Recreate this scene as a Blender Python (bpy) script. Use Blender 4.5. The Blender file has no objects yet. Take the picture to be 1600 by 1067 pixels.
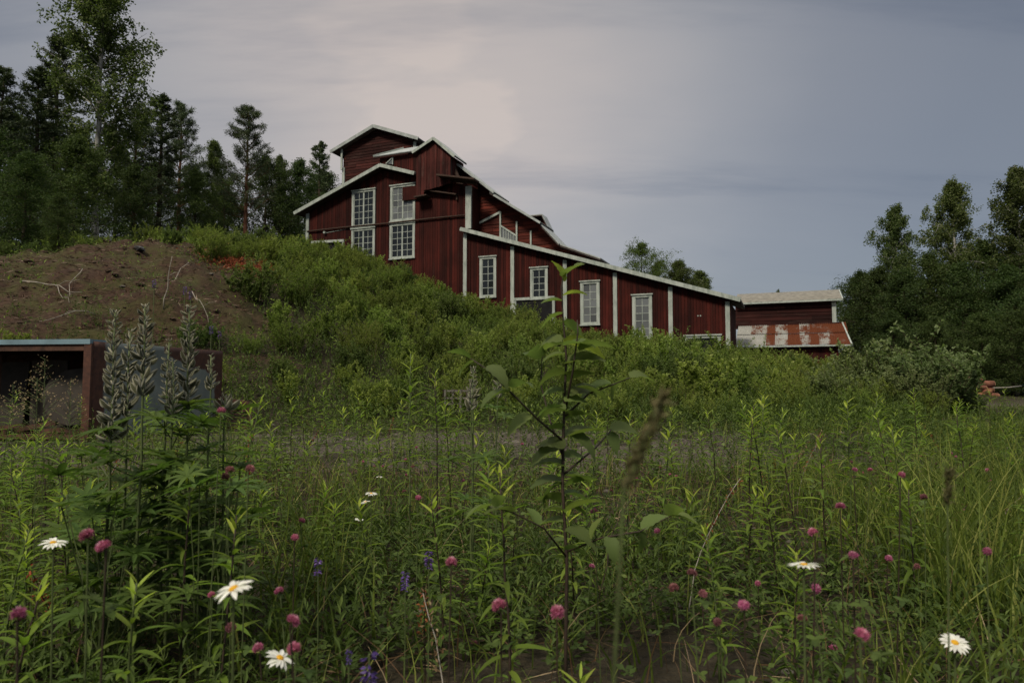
import bpy, math, random
import numpy as np
from mathutils import Vector, Matrix
R = math.radians
S = bpy.context.scene
COL = S.collection
rng = np.random.default_rng(7)
random.seed(7)

# ------------------------------------------------------------------ camera
FPX = 1067.0; EYE = 0.8; PITCH = math.atan(66.5 / FPX)
cam_d = bpy.data.cameras.new('camera'); cam = bpy.data.objects.new('camera', cam_d); COL.objects.link(cam)
cam.location = (0, 0, EYE); cam.rotation_euler = (R(90) + PITCH, 0, 0)
cam_d.sensor_width = 36; cam_d.lens = 24.0; cam_d.clip_start = 0.02; cam_d.clip_end = 3000
cam_d.dof.use_dof = True; cam_d.dof.focus_distance = 4.5; cam_d.dof.aperture_fstop = 7.0
S.camera = cam
def at(u, v, d):
    """a point of the place, d metres in front of the viewpoint"""
    x = (u - 800) / FPX; y = (533.5 - v) / FPX
    r = (x, math.cos(PITCH) - y * math.sin(PITCH), math.sin(PITCH) + y * math.cos(PITCH))
    k = d / r[1]
    return Vector((r[0] * k, d, EYE + r[2] * k))

# ------------------------------------------------------------------ sky, sun, exposure
SUN_AZ, SUN_EL = R(-150), R(46)          # azimuth from +Y towards +X
w = bpy.data.worlds.new('World'); S.world = w; w.use_nodes = True
nt = w.node_tree; nt.nodes.clear(); N = nt.nodes.new; L = nt.links.new
out = N('ShaderNodeOutputWorld')
sky = N('ShaderNodeTexSky'); sky.sky_type = 'NISHITA'; sky.sun_disc = False
sky.sun_elevation = SUN_EL; sky.sun_rotation = SUN_AZ
bg1 = N('ShaderNodeBackground'); bg1.inputs[1].default_value = 0.05
hz = N('ShaderNodeMixRGB'); hz.inputs[0].default_value = 0.85; hz.inputs[2].default_value = (0.30, 0.32, 0.36, 1)
L(sky.outputs[0], hz.inputs[1]); L(hz.outputs[0], bg1.inputs[0])
tc = N('ShaderNodeTexCoord')
sep = N('ShaderNodeSeparateXYZ'); L(tc.outputs['Generated'], sep.inputs[0])
def M_(op, a, b=None, c=None, clamp=False):
    n = N('ShaderNodeMath'); n.operation = op; n.use_clamp = clamp
    for i, q in enumerate((a, b, c)):
        if q is None: continue
        if isinstance(q, (int, float)): n.inputs[i].default_value = q
        else: L(q, n.inputs[i])
    return n.outputs[0]
def rampw(val, stops, interp='EASE'):
    n = N('ShaderNodeValToRGB'); cr = n.color_ramp; cr.interpolation = interp
    while len(cr.elements) > 1: cr.elements.remove(cr.elements[0])
    cr.elements[0].position = stops[0][0]; cr.elements[0].color = (*stops[0][1], 1)
    for p, c in stops[1:]:
        e = cr.elements.new(p); e.color = (*c, 1)
    L(val, n.inputs[0]); return n.outputs[0]
glow_dir = (at(640, 110, 100) - Vector((0, 0, EYE))).normalized()
dot = N('ShaderNodeVectorMath'); dot.operation = 'DOT_PRODUCT'; L(tc.outputs['Generated'], dot.inputs[0]); dot.inputs[1].default_value = glow_dir
# cloud sheet: noise over the plane of the cloud deck
zz = M_('MAXIMUM', sep.outputs[2], 0.02); zz = M_('ADD', zz, 0.16)
px = M_('DIVIDE', sep.outputs[0], zz); py = M_('DIVIDE', sep.outputs[1], zz)
comb = N('ShaderNodeCombineXYZ'); L(px, comb.inputs[0]); L(M_('MULTIPLY', py, 1.0), comb.inputs[1])
mp = N('ShaderNodeMapping'); mp.inputs['Rotation'].default_value = (0, 0, R(28)); mp.inputs['Scale'].default_value = (0.9, 1.5, 1); mp.inputs['Location'].default_value = (3.1, 1.7, 0)
L(comb.outputs[0], mp.inputs[0])
nz = N('ShaderNodeTexNoise'); nz.inputs['Scale'].default_value = 0.75; nz.inputs['Detail'].default_value = 5; nz.inputs['Roughness'].default_value = 0.5; nz.inputs['Distortion'].default_value = 0.5
L(mp.outputs[0], nz.inputs[0])
nz2 = N('ShaderNodeTexNoise'); nz2.inputs['Scale'].default_value = 2.3; nz2.inputs['Detail'].default_value = 4; L(mp.outputs[0], nz2.inputs[0])
nsum = M_('ADD', M_('MULTIPLY', M_('SUBTRACT', nz.outputs[0], 0.5), 0.065), M_('MULTIPLY', M_('SUBTRACT', nz2.outputs[0], 0.5), 0.03))
val = M_('ADD', dot.outputs['Value'], nsum)
cl = rampw(val, [(0.45, (0.0504, 0.0549, 0.0639)), (0.76, (0.0594, 0.0648, 0.0756)), (0.86, (0.0756, 0.0783, 0.0864)), (0.92, (0.1098, 0.1089, 0.1116)), (0.965, (0.1512, 0.1404, 0.1332)), (1.0, (0.1998, 0.1728, 0.1530)), (1.04, (0.2205, 0.1872, 0.1620))], 'B_SPLINE')
nz3 = N('ShaderNodeTexNoise'); nz3.inputs['Scale'].default_value = 1.1; nz3.inputs['Detail'].default_value = 6; nz3.inputs['Roughness'].default_value = 0.6; mp3 = N('ShaderNodeMapping'); mp3.inputs['Rotation'].default_value = (0, 0, R(-35)); mp3.inputs['Scale'].default_value = (0.5, 2.2, 1); mp3.inputs['Location'].default_value = (5.3, 0.4, 0); L(comb.outputs[0], mp3.inputs[0]); L(mp3.outputs[0], nz3.inputs[0])
streak = rampw(nz3.outputs[0], [(0.34, (0.70, 0.73, 0.79)), (0.45, (0.98, 0.98, 0.99)), (0.55, (1.0, 1.0, 1.0)), (0.75, (1.05, 1.04, 1.03))], 'B_SPLINE')
mm = N('ShaderNodeMixRGB'); mm.blend_type = 'MULTIPLY'; mm.inputs[0].default_value = 1.0; L(cl, mm.inputs[1]); L(streak, mm.inputs[2]); cl = mm.outputs[0]
zm = N('ShaderNodeMapRange'); zm.inputs['From Min'].default_value = 0.45; zm.inputs['From Max'].default_value = 0.8; L(sep.outputs[2], zm.inputs[0])
mz = N('ShaderNodeMixRGB'); L(zm.outputs[0], mz.inputs[0]); L(cl, mz.inputs[1]); mz.inputs[2].default_value = (0.135, 0.128, 0.118, 1); cl = mz.outputs[0]
# overcast sky is brighter overhead than low down
zen = M_('ADD', 1.0, M_('MULTIPLY', M_('SMOOTH_MIN', M_('MAXIMUM', M_('SUBTRACT', sep.outputs[2], 0.50), 0.0), 0.5, 0.05), 6.5))
mul = N('ShaderNodeVectorMath'); mul.operation = 'SCALE'; L(cl, mul.inputs[0]); L(zen, mul.inputs[3])
bg2 = N('ShaderNodeBackground'); L(mul.outputs[0], bg2.inputs[0]); bg2.inputs[1].default_value = 1.0
add = N('ShaderNodeAddShader'); L(bg1.outputs[0], add.inputs[0]); L(bg2.outputs[0], add.inputs[1]); L(add.outputs[0], out.inputs[0])
sl = bpy.data.lights.new('sun', 'SUN'); sl.energy = 1.5; sl.angle = R(11); sl.color = (1.0, 0.90, 0.72)
sun = bpy.data.objects.new('sun', sl); COL.objects.link(sun)
sdir = Vector((math.sin(SUN_AZ) * math.cos(SUN_EL), math.cos(SUN_AZ) * math.cos(SUN_EL), math.sin(SUN_EL)))
sun.rotation_euler = sdir.to_track_quat('Z', 'Y').to_euler(); sun.location = sdir * 80
S.view_settings.view_transform = 'Standard'; S.view_settings.look = 'None'; S.view_settings.exposure = 1.25; S.view_settings.gamma = 1; S.view_settings.use_curve_mapping = False
S.cycles.max_bounces = 6; S.cycles.diffuse_bounces = 3; S.cycles.glossy_bounces = 2; S.cycles.transmission_bounces = 4; S.cycles.transparent_max_bounces = 6
S.cycles.use_denoising = True

# ------------------------------------------------------------------ helpers
def tag(o, label=None, cat=None, group=None, kind=None):
    if label: o['label'] = label
    if cat: o['category'] = cat
    if group: o['group'] = group
    if kind: o['kind'] = kind
    return o
def empty(name, loc=(0, 0, 0), rz=0, parent=None):
    o = bpy.data.objects.new(name, None); COL.objects.link(o); o.location = loc; o.rotation_euler = (0, 0, rz); o.empty_display_size = 0.1
    if parent: o.parent = parent
    return o
def link(name, me, parent=None, loc=None, rot=None, scale=None):
    o = bpy.data.objects.new(name, me); COL.objects.link(o)
    if parent: o.parent = parent
    if loc is not None: o.location = loc
    if rot is not None: o.rotation_euler = rot
    if scale is not None: o.scale = (scale,) * 3 if isinstance(scale, (int, float)) else scale
    return o
KIDS = {}
def copy_tree(o, parent=None, loc=None, rz=None, scale=None, kids=None):
    c = o.copy(); COL.objects.link(c)
    if parent: c.parent = parent
    if loc is not None: c.location = loc
    if rz is not None: c.rotation_euler = (0, 0, rz)
    if scale is not None: c.scale = (scale,) * 3 if isinstance(scale, (int, float)) else scale
    for ch in [k for k in COL_children(o)]:
        copy_tree(ch, c)
    return c
def COL_children(o):
    return o.children

class MB:
    """collects pieces (quads and tris, with a material slot and a tint) into ONE mesh"""
    def __init__(s): s.v = []; s.q = []; s.t = []; s.qm = []; s.tm = []; s.c = []; s.n = 0
    def add(s, v, q=None, t=None, m=0, tint=0.5):
        v = np.asarray(v, float).reshape(-1, 3)
        s.v.append(v)
        tt = np.full(len(v), tint) if np.isscalar(tint) else np.asarray(tint, float)
        s.c.append(tt)
        if q is not None and len(q): q = np.asarray(q, int).reshape(-1, 4) + s.n; s.q.append(q); s.qm.append(np.full(len(q), m))
        if t is not None and len(t): t = np.asarray(t, int).reshape(-1, 3) + s.n; s.t.append(t); s.tm.append(np.full(len(t), m))
        s.n += len(v); return s
    def mesh(s, name, mats, smooth=False):
        v = np.concatenate(s.v); c = np.concatenate(s.c)
        q = np.concatenate(s.q) if s.q else np.zeros((0, 4), int); t = np.concatenate(s.t) if s.t else np.zeros((0, 3), int)
        me = bpy.data.meshes.new(name)
        me.vertices.add(len(v)); me.vertices.foreach_set('co', v.astype(np.float32).ravel())
        nl = len(q) * 4 + len(t) * 3; me.loops.add(nl); me.loops.foreach_set('vertex_index', np.concatenate([q.ravel(), t.ravel()]).astype(np.int32))
        npoly = len(q) + len(t); me.polygons.add(npoly)
        st = np.concatenate([np.arange(len(q)) * 4, len(q) * 4 + np.arange(len(t)) * 3]).astype(np.int32)
        me.polygons.foreach_set('loop_start', st)
        mi = np.concatenate(s.qm + s.tm) if (s.qm or s.tm) else np.zeros(0)
        me.polygons.foreach_set('material_index', mi.astype(np.int32))
        me.polygons.foreach_set('use_smooth', np.full(npoly, bool(smooth)))
        me.update(calc_edges=True)
        a = me.attributes.new('tint', 'FLOAT', 'POINT'); a.data.foreach_set('value', c.astype(np.float32))
        for m in (mats if isinstance(mats, (list, tuple)) else [mats]): me.materials.append(m)
        return me
    def build(s, name, mats, parent=None, smooth=False):
        return link(name, s.mesh(name, mats, smooth), parent)
BOXQ = [(0, 3, 2, 1), (4, 5, 6, 7), (0, 1, 5, 4), (1, 2, 6, 5), (2, 3, 7, 6), (3, 0, 4, 7)]
def box(mb, x0, x1, y0, y1, z0, z1, m=0, tint=0.5):
    mb.add([(x0, y0, z0), (x1, y0, z0), (x1, y1, z0), (x0, y1, z0), (x0, y0, z1), (x1, y0, z1), (x1, y1, z1), (x0, y1, z1)], BOXQ, m=m, tint=tint)
def beam(mb, p0, p1, wy, hz_, m=0, tint=0.5, up=(0, 0, 1)):
    p0 = Vector(p0); p1 = Vector(p1); d = (p1 - p0).normalized(); u = Vector(up) if abs(d.z) < .95 else Vector((0, 1, 0)); wy, hz_ = (wy, hz_) if abs(d.z) < .95 else (hz_, wy); s_ = d.cross(u).normalized(); u = s_.cross(d).normalized()
    a = s_ * wy / 2; b = u * hz_ / 2
    V = [p0 - a - b, p0 + a - b, p0 + a + b, p0 - a + b, p1 - a - b, p1 + a - b, p1 + a + b, p1 - a + b]
    mb.add([tuple(q) for q in V], [(0, 1, 2, 3), (7, 6, 5, 4), (0, 4, 5, 1), (1, 5, 6, 2), (2, 6, 7, 3), (3, 7, 4, 0)], m=m, tint=tint)
def tube(mb, pts, rad, sides=6, m=0, tint=0.5, cap=True):
    pts = np.asarray([tuple(p) for p in pts], float); n = len(pts)
    rad = np.full(n, rad) if np.isscalar(rad) else np.asarray(rad, float)
    d = np.gradient(pts, axis=0); d /= np.linalg.norm(d, axis=1)[:, None] + 1e-9
    ref = np.array([0.31, 0.95, 0.05]) if abs(d[0, 2]) > 0.6 else np.array([0, 0.05, 1.0])
    a = np.cross(d, ref); a /= np.linalg.norm(a, axis=1)[:, None] + 1e-9; b = np.cross(d, a)
    th = np.arange(sides) / sides * 2 * np.pi
    V = pts[:, None] + rad[:, None, None] * (np.cos(th)[None, :, None] * a[:, None] + np.sin(th)[None, :, None] * b[:, None])
    q = []
    for i in range(n - 1):
        for j in range(sides):
            k = (j + 1) % sides
            q.append((i * sides + j, i * sides + k, (i + 1) * sides + k, (i + 1) * sides + j))
    t = []
    if cap:
        for j in range(1, sides - 1): t.append((0, j + 1, j)); t.append(((n - 1) * sides, (n - 1) * sides + j, (n - 1) * sides + j + 1))
    mb.add(V.reshape(-1, 3), q, t, m=m, tint=tint)
def unit(a): return a / (np.linalg.norm(a, axis=-1, keepdims=True) + 1e-9)
def leaves(mb, P, D, Ln, Wd, m=0, tint=None, fold=0.15, nrm=None):
    """rhombic leaves: base P, direction D"""
    P = np.asarray(P, float); n = len(P)
    if n == 0: return
    D = unit(D); r = rng.normal(size=(n, 3)) if nrm is None else nrm
    side = unit(np.cross(D, r)); up = np.cross(side, D)
    Ln = np.broadcast_to(Ln, n)[:, None]; Wd = np.broadcast_to(Wd, n)[:, None]
    mid = P + D * Ln * 0.42 + up * Ln * fold
    V = np.stack([P, mid + side * Wd / 2, P + D * Ln, mid - side * Wd / 2], 1)
    q = np.arange(4 * n).reshape(n, 4)
    tint = rng.random(n) if tint is None else np.broadcast_to(tint, n)
    mb.add(V.reshape(-1, 3), q, m=m, tint=np.repeat(tint, 4))
def blades(mb, P, Hh, Wd, lean, m=0, tint=None, seg=3):
    """curved grass blades"""
    P = np.asarray(P, float); n = len(P)
    if n == 0: return
    az = rng.random(n) * 2 * np.pi; out_ = np.stack([np.cos(az), np.sin(az), np.zeros(n)], 1)
    ang = rng.random(n) * 2 * np.pi; sd = np.stack([np.cos(ang), np.sin(ang), np.zeros(n)], 1)
    Hh = np.broadcast_to(Hh, n)[:, None]; Wd = np.broadcast_to(Wd, n)[:, None]; lean = np.broadcast_to(lean, n)[:, None]
    V = []
    for i in range(seg + 1):
        f = i / seg
        c = P + np.array([0, 0, 1.0]) * Hh * (f - 0.35 * lean * f * f) + out_ * Hh * lean * f ** 2
        wd = Wd * (1 - f ** 1.6) * 0.5 + 0.0004
        V += [c - sd * wd, c + sd * wd]
    V = np.stack(V, 1); k = 2 * (seg + 1)
    q = np.concatenate([np.array([2 * i, 2 * i + 1, 2 * i + 3, 2 * i + 2])[None] + (np.arange(n) * k)[:, None] for i in range(seg)])
    tint = rng.random(n) if tint is None else np.broadcast_to(tint, n)
    mb.add(V.reshape(-1, 3), q, m=m, tint=np.repeat(tint, k))

# value noise in numpy
def vnoise(x, y, seed=0):
    xi = np.floor(x).astype(np.int64); yi = np.floor(y).astype(np.int64); fx = x - xi; fy = y - yi
    fx = fx * fx * (3 - 2 * fx); fy = fy * fy * (3 - 2 * fy)
    def h(a, b):
        n = (a * 374761393 + b * 668265263 + seed * 1442695041) & 0x7fffffff
        n = (n ^ (n >> 13)) * 1274126177 & 0x7fffffff
        return ((n ^ (n >> 16)) & 0xffff) / 65535.0
    return (h(xi, yi) * (1 - fx) + h(xi + 1, yi) * fx) * (1 - fy) + (h(xi, yi + 1) * (1 - fx) + h(xi + 1, yi + 1) * fx) * fy
def fbm(x, y, o=4, seed=0):
    s = 0; a = 1; t = 0
    for i in range(o): s = s + a * vnoise(x * 2 ** i, y * 2 ** i, seed + i); t += a; a *= 0.5
    return s / t

# ------------------------------------------------------------------ materials
def mat(name):
    m = bpy.data.materials.new(name); m.use_nodes = True; m.node_tree.nodes.clear(); return m
class NT:
    def __init__(s, m): s.t = m.node_tree; s.m = m
    def n(s, ty, **kw):
        o = s.t.nodes.new(ty)
        for k, v in kw.items():
            if hasattr(o, k) and k not in ('inputs',): setattr(o, k, v)
        return o
    def l(s, a, b): s.t.links.new(a, b)
    def noise(s, scale, detail=4, vec=None, rough=0.55, sc=None, dist=0):
        o = s.n('ShaderNodeTexNoise'); o.inputs['Scale'].default_value = scale; o.inputs['Detail'].default_value = detail; o.inputs['Roughness'].default_value = rough; o.inputs['Distortion'].default_value = dist
        if vec is None: c = s.n('ShaderNodeTexCoord'); vec = c.outputs['Object']
        if sc is not None:
            mp_ = s.n('ShaderNodeMapping'); mp_.inputs['Scale'].default_value = sc; s.l(vec, mp_.inputs[0]); vec = mp_.outputs[0]
        s.l(vec, o.inputs['Vector']); return o.outputs['Fac']
    def ramp(s, val, stops, interp='LINEAR'):
        o = s.n('ShaderNodeValToRGB'); cr = o.color_ramp; cr.interpolation = interp
        while len(cr.elements) > 1: cr.elements.remove(cr.elements[0])
        def c4(c): return (c, c, c, 1) if isinstance(c, (int, float)) else (*c, 1)
        cr.elements[0].position = stops[0][0]; cr.elements[0].color = c4(stops[0][1])
        for p, c in stops[1:]: e = cr.elements.new(p); e.color = c4(c)
        s.l(val, o.inputs[0]); return o.outputs[0]
    def mix(s, f, a, b, blend='MIX'):
        o = s.n('ShaderNodeMixRGB'); o.blend_type = blend
        for i, q in enumerate((f, a, b)):
            if isinstance(q, (int, float)): o.inputs[i].default_value = q if i == 0 else (q, q, q, 1)
            elif isinstance(q, tuple): o.inputs[i].default_value = (*q, 1)
            else: s.l(q, o.inputs[i])
        return o.outputs[0]
    def attr(s, nm='tint'):
        o = s.n('ShaderNodeAttribute'); o.attribute_name = nm; return o.outputs['Fac']
    def bump(s, h, strength=0.4, dist=0.02):
        o = s.n('ShaderNodeBump'); o.inputs['Strength'].default_value = strength; o.inputs['Distance'].default_value = dist; s.l(h, o.inputs['Height']); return o.outputs[0]
    def pbr(s, col, rough=0.7, spec=0.3, bump=None, metal=0.0, sheen=0.0):
        o = s.n('ShaderNodeBsdfPrincipled')
        for k, q in (('Base Color', col), ('Roughness', rough), ('Specular IOR Level', spec), ('Metallic', metal), ('Sheen Weight', sheen)):
            if isinstance(q, (int, float)): o.inputs[k].default_value = q
            elif isinstance(q, tuple): o.inputs[k].default_value = (*q, 1)
            else: s.l(q, o.inputs[k])
        if bump is not None: s.l(bump, o.inputs['Normal'])
        return o.outputs[0]
    def out(s, sh):
        o = s.n('ShaderNodeOutputMaterial'); s.l(sh, o.inputs['Surface']); return s.m

def leaf_mat(name, c0, c1, c2=None, trans=0.35, rough=0.6, spec=0.12, tcol=1.5):
    """foliage: tint attribute and object random pick the leaf's own colour"""
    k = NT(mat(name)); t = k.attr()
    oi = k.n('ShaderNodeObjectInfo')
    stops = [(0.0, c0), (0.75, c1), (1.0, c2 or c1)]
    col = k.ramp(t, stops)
    hsv = k.n('ShaderNodeHueSaturation'); k.l(col, hsv.inputs['Color'])
    mr = k.n('ShaderNodeMapRange'); mr.inputs['To Min'].default_value = 0.8; mr.inputs['To Max'].default_value = 1.2; k.l(oi.outputs['Random'], mr.inputs[0]); k.l(mr.outputs[0], hsv.inputs['Value'])
    mr2 = k.n('ShaderNodeMapRange'); mr2.inputs['To Min'].default_value = 0.485; mr2.inputs['To Max'].default_value = 0.51
    ml = k.n('ShaderNodeMath'); ml.operation = 'FRACT'; ml2 = k.n('ShaderNodeMath'); ml2.operation = 'MULTIPLY'; ml2.inputs[1].default_value = 7.31
    k.l(oi.outputs['Random'], ml2.inputs[0]); k.l(ml2.outputs[0], ml.inputs[0]); k.l(ml.outputs[0], mr2.inputs[0]); k.l(mr2.outputs[0], hsv.inputs['Hue'])
    p = k.pbr(hsv.outputs[0], rough, spec)
    tr = k.n('ShaderNodeBsdfTranslucent'); tcn = k.mix(1.0, hsv.outputs[0], (tcol, tcol * 1.1, tcol * 0.6), 'MULTIPLY'); k.l(tcn, tr.inputs[0])
    ms = k.n('ShaderNodeMixShader'); ms.inputs[0].default_value = trans; k.l(p, ms.inputs[1]); k.l(tr.outputs[0], ms.inputs[2])
    return k.out(ms.outputs[0])

def plain(name, col, rough=0.7, spec=0.3, var=0.25, scale=8, metal=0, bump=0.0, sc=None):
    k = NT(mat(name)); n1 = k.noise(scale, 5, sc=sc)
    dark = tuple(c * (1 - var) for c in col); lite = tuple(min(1, c * (1 + var)) for c in col)
    c = k.ramp(n1, [(0.3, dark), (0.7, lite)])
    b = k.bump(n1, bump, 0.01) if bump else None
    return k.out(k.pbr(c, rough, spec, b, metal))

def wood_red(name, dark, base, grey, horizontal=False, wear=0.5):
    k = NT(mat(name)); t = k.attr()
    c = k.n('ShaderNodeTexCoord').outputs['Object']
    # offset the grain of each board by its tint
    cmb = k.n('ShaderNodeVectorMath'); cmb.operation = 'SCALE'; cx = k.n('ShaderNodeCombineXYZ'); k.l(t, cx.inputs[0]); k.l(t, cx.inputs[2]); k.l(cx.outputs[0], cmb.inputs[0]); cmb.inputs[3].default_value = 40
    ad = k.n('ShaderNodeVectorMath'); ad.operation = 'ADD'; k.l(c, ad.inputs[0]); k.l(cmb.outputs[0], ad.inputs[1])
    sc = (0.5, 12, 14) if horizontal else (14, 12, 0.45)
    g = k.noise(1.6, 6, ad.outputs[0], 0.65, sc)
    big = k.noise(0.55, 4, c, 0.6)
    mid = k.noise(2.2, 5, ad.outputs[0], 0.6, (1, 1, 0.3) if not horizontal else (0.3, 1, 1))
    col = k.ramp(g, [(0.25, dark), (0.55, base), (0.8, tuple(x * 1.35 for x in base))])
    tv = k.ramp(t, [(0, 0.48), (0.5, 0.95), (0.9, 1.25), (1.0, 1.75)])
    col = k.mix(1.0, col, tv, 'MULTIPLY')
    bw = k.ramp(big, [(0.35, 0.6), (0.65, 1.25)])
    col = k.mix(1.0, col, bw, 'MULTIPLY')
    wm = k.ramp(mid, [(0.62 - 0.1 * wear, 0.0), (0.78, wear)])
    col = k.mix(wm, col, grey)
    b = k.bump(g, 0.35, 0.006)
    return k.out(k.pbr(col, 0.85, 0.15, b))
m_red = wood_red('falu_red_boards', (0.0162, 0.0034, 0.0028), (0.0388, 0.0064, 0.0044), (0.0445, 0.0226, 0.0178), wear=0.45)
m_redw = wood_red('weathered_red_boards', (0.0178, 0.0057, 0.0049), (0.0607, 0.0145, 0.0121), (0.0972, 0.0688, 0.0583), wear=0.6)
m_redh = wood_red('weathered_red_siding', (0.0113, 0.0040, 0.0037), (0.0348, 0.0089, 0.0073), (0.0607, 0.0364, 0.0307), horizontal=True, wear=0.6)
m_orange = wood_red('faded_orange_red_boards', (0.0259, 0.0057, 0.0040), (0.0688, 0.0138, 0.0089), (0.0648, 0.0243, 0.0162), horizontal=True, wear=0.4)
def white_paint():
    k = NT(mat('weathered_white_paint')); g = k.noise(3, 6, sc=(2, 2, 0.6)); f = k.noise(25, 4)
    col = k.ramp(g, [(0.3, (0.18, 0.212, 0.193)), (0.6, (0.325, 0.358, 0.332))])
    pl = k.ramp(f, [(0.60, 0.0), (0.72, 0.75)]); col = k.mix(pl, col, (0.20, 0.17, 0.14))
    return k.out(k.pbr(col, 0.6, 0.3, k.bump(f, 0.3, 0.004)))
m_white = white_paint()
m_zinc = plain('grey_roof_metal', (0.26, 0.285, 0.28), 0.45, 0.5, 0.3, 3)
m_darkroof = plain('dark_roof_underside', (0.045, 0.035, 0.032), 0.8, 0.2, 0.4, 4)
m_darkwood = plain('dark_weathered_timber', (0.045, 0.028, 0.022), 0.85, 0.2, 0.5, 6, sc=(1, 1, 6))
m_black = plain('dark_interior', (0.012, 0.012, 0.013), 0.8, 0.1, 0.3, 3)
def glass(name, col, rough):
    k = NT(mat(name)); oi = k.n('ShaderNodeObjectInfo')
    c = k.mix(oi.outputs['Random'], tuple(x * 0.6 for x in col), tuple(min(1, x * 1.6) for x in col))
    return k.out(k.pbr(c, rough, 0.45))
m_glass = glass('dark_window_glass', (0.010, 0.012, 0.014), 0.07)
m_glassg = glass('sky_grey_window_glass', (0.085, 0.092, 0.097), 0.25)  # paler panes: the grey of reflected sky is put into the base colour
m_tar = plain('black_tarpaper_door', (0.009, 0.009, 0.010), 0.8, 0.15, 0.35, 3, bump=0.3)
def sheet_mat(name, kind):
    k = NT(mat(name)); g = k.noise(1.1, 6, rough=0.7, sc=(1.3, 0.5, 0.5)); f = k.noise(9, 5, rough=0.7); f2 = k.noise(30, 3)
    zinc = k.ramp(f, [(0.3, (0.16, 0.16, 0.15)), (0.7, (0.29, 0.29, 0.27))])
    rust = k.ramp(f2, [(0.3, (0.040, 0.013, 0.007)), (0.55, (0.092, 0.027, 0.012)), (0.8, (0.15, 0.060, 0.026))])
    lim = {'rust': (0.34, 0.44), 'mix': (0.47, 0.53), 'grey': (0.72, 0.85)}[kind]
    mk = k.ramp(k.mix(0.35, g, f), [(lim[0], 0.0), (lim[1], 1.0)])
    return k.out(k.pbr(k.mix(mk, zinc, rust), 0.85, 0.08, k.bump(f, 0.2, 0.01)))
m_sheet = {q: sheet_mat('corrugated_' + q, q) for q in ('rust', 'mix', 'grey')}
m_brownsheet = plain('brownish_grey_roof_sheet', (0.15, 0.14, 0.118), 0.6, 0.4, 0.35, 4)
def blue_steel():
    k = NT(mat('rusty_blue_steel')); t = k.attr(); g = k.noise(2.2, 6, rough=0.65); f = k.noise(14, 5, rough=0.7)
    paint = k.ramp(g, [(0.3, (0.0938, 0.1125, 0.1063)), (0.7, (0.1812, 0.2063, 0.1875))])
    rust = k.ramp(f, [(0.3, (0.028, 0.011, 0.008)), (0.6, (0.068, 0.026, 0.015)), (0.85, (0.12, 0.050, 0.026))])
    ma = k.n('ShaderNodeMath'); ma.operation = 'ADD'; k.l(t, ma.inputs[0]); strk = k.noise(1.4, 6, None, 0.7, (5, 5, .5)); k.l(k.ramp(k.mix(0.45, k.mix(0.3, g, f), strk), [(0.25, 0.0), (0.75, 0.72)]), ma.inputs[1])
    mk = k.ramp(ma.outputs[0], [(0.66, 0.0), (0.76, 1.0)])
    return k.out(k.pbr(k.mix(mk, paint, rust), 0.6, 0.35, k.bump(f, 0.25, 0.006)))
m_blue = blue_steel()
m_rust = plain('dark_rusty_iron', (0.060, 0.028, 0.018), 0.8, 0.3, 0.55, 9, bump=0.3)
m_innersheet = plain('dull_grey_brown_sheet', (0.026, 0.021, 0.016), 0.7, 0.3, 0.4, 5)
m_greywood = plain('bleached_grey_timber', (0.22, 0.20, 0.17), 0.85, 0.2, 0.45, 7, sc=(1, 1, 4), bump=0.4)

def ground_mat():
    k = NT(mat('ground_surface')); c = k.n('ShaderNodeTexCoord').outputs['Object']
    soil = k.attr('soil'); grav = k.attr('gravel')
    n1 = k.noise(1.3, 7, c, 0.65); n2 = k.noise(9, 6, c, 0.7); n3 = k.noise(60, 4, c, 0.7)
    vor = k.n('ShaderNodeTexVoronoi'); vor.inputs['Scale'].default_value = 42; k.l(c, vor.inputs['Vector'])
    base = k.ramp(n2, [(0.3, (0.012, 0.010, 0.006)), (0.5, (0.024, 0.020, 0.011)), (0.75, (0.048, 0.038, 0.022))])
    so = k.ramp(n2, [(0.25, (0.012, 0.007, 0.005)), (0.5, (0.040, 0.023, 0.015)), (0.7, (0.070, 0.043, 0.028)), (0.85, (0.115, 0.08, 0.055))])
    so = k.mix(k.ramp(n1, [(0.42, 0.0), (0.58, 0.75)]), so, (0.045, 0.046, 0.015)); n4 = k.noise(3.5, 7, c, 0.75); so = k.mix(k.ramp(n4, [(0.3, 0.75), (0.5, 0.0)]), so, (0.016, 0.010, 0.007))
    gr = k.ramp(vor.outputs['Color'], [(0.1, (0.028, 0.023, 0.018)), (0.5, (0.060, 0.050, 0.040)), (0.9, (0.13, 0.112, 0.09))])
    gr = k.mix(k.ramp(n2, [(0.4, 0.0), (0.65, 0.8)]), gr, (0.060, 0.050, 0.038))
    col = k.mix(soil, base, so); col = k.mix(grav, col, gr)
    h = k.mix(0.5, n3, vor.outputs['Distance'])
    return k.out(k.pbr(col, 0.95, 0.15, k.bump(k.mix(0.5, n2, h), 0.9, 0.05)))
m_ground = ground_mat()

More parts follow.
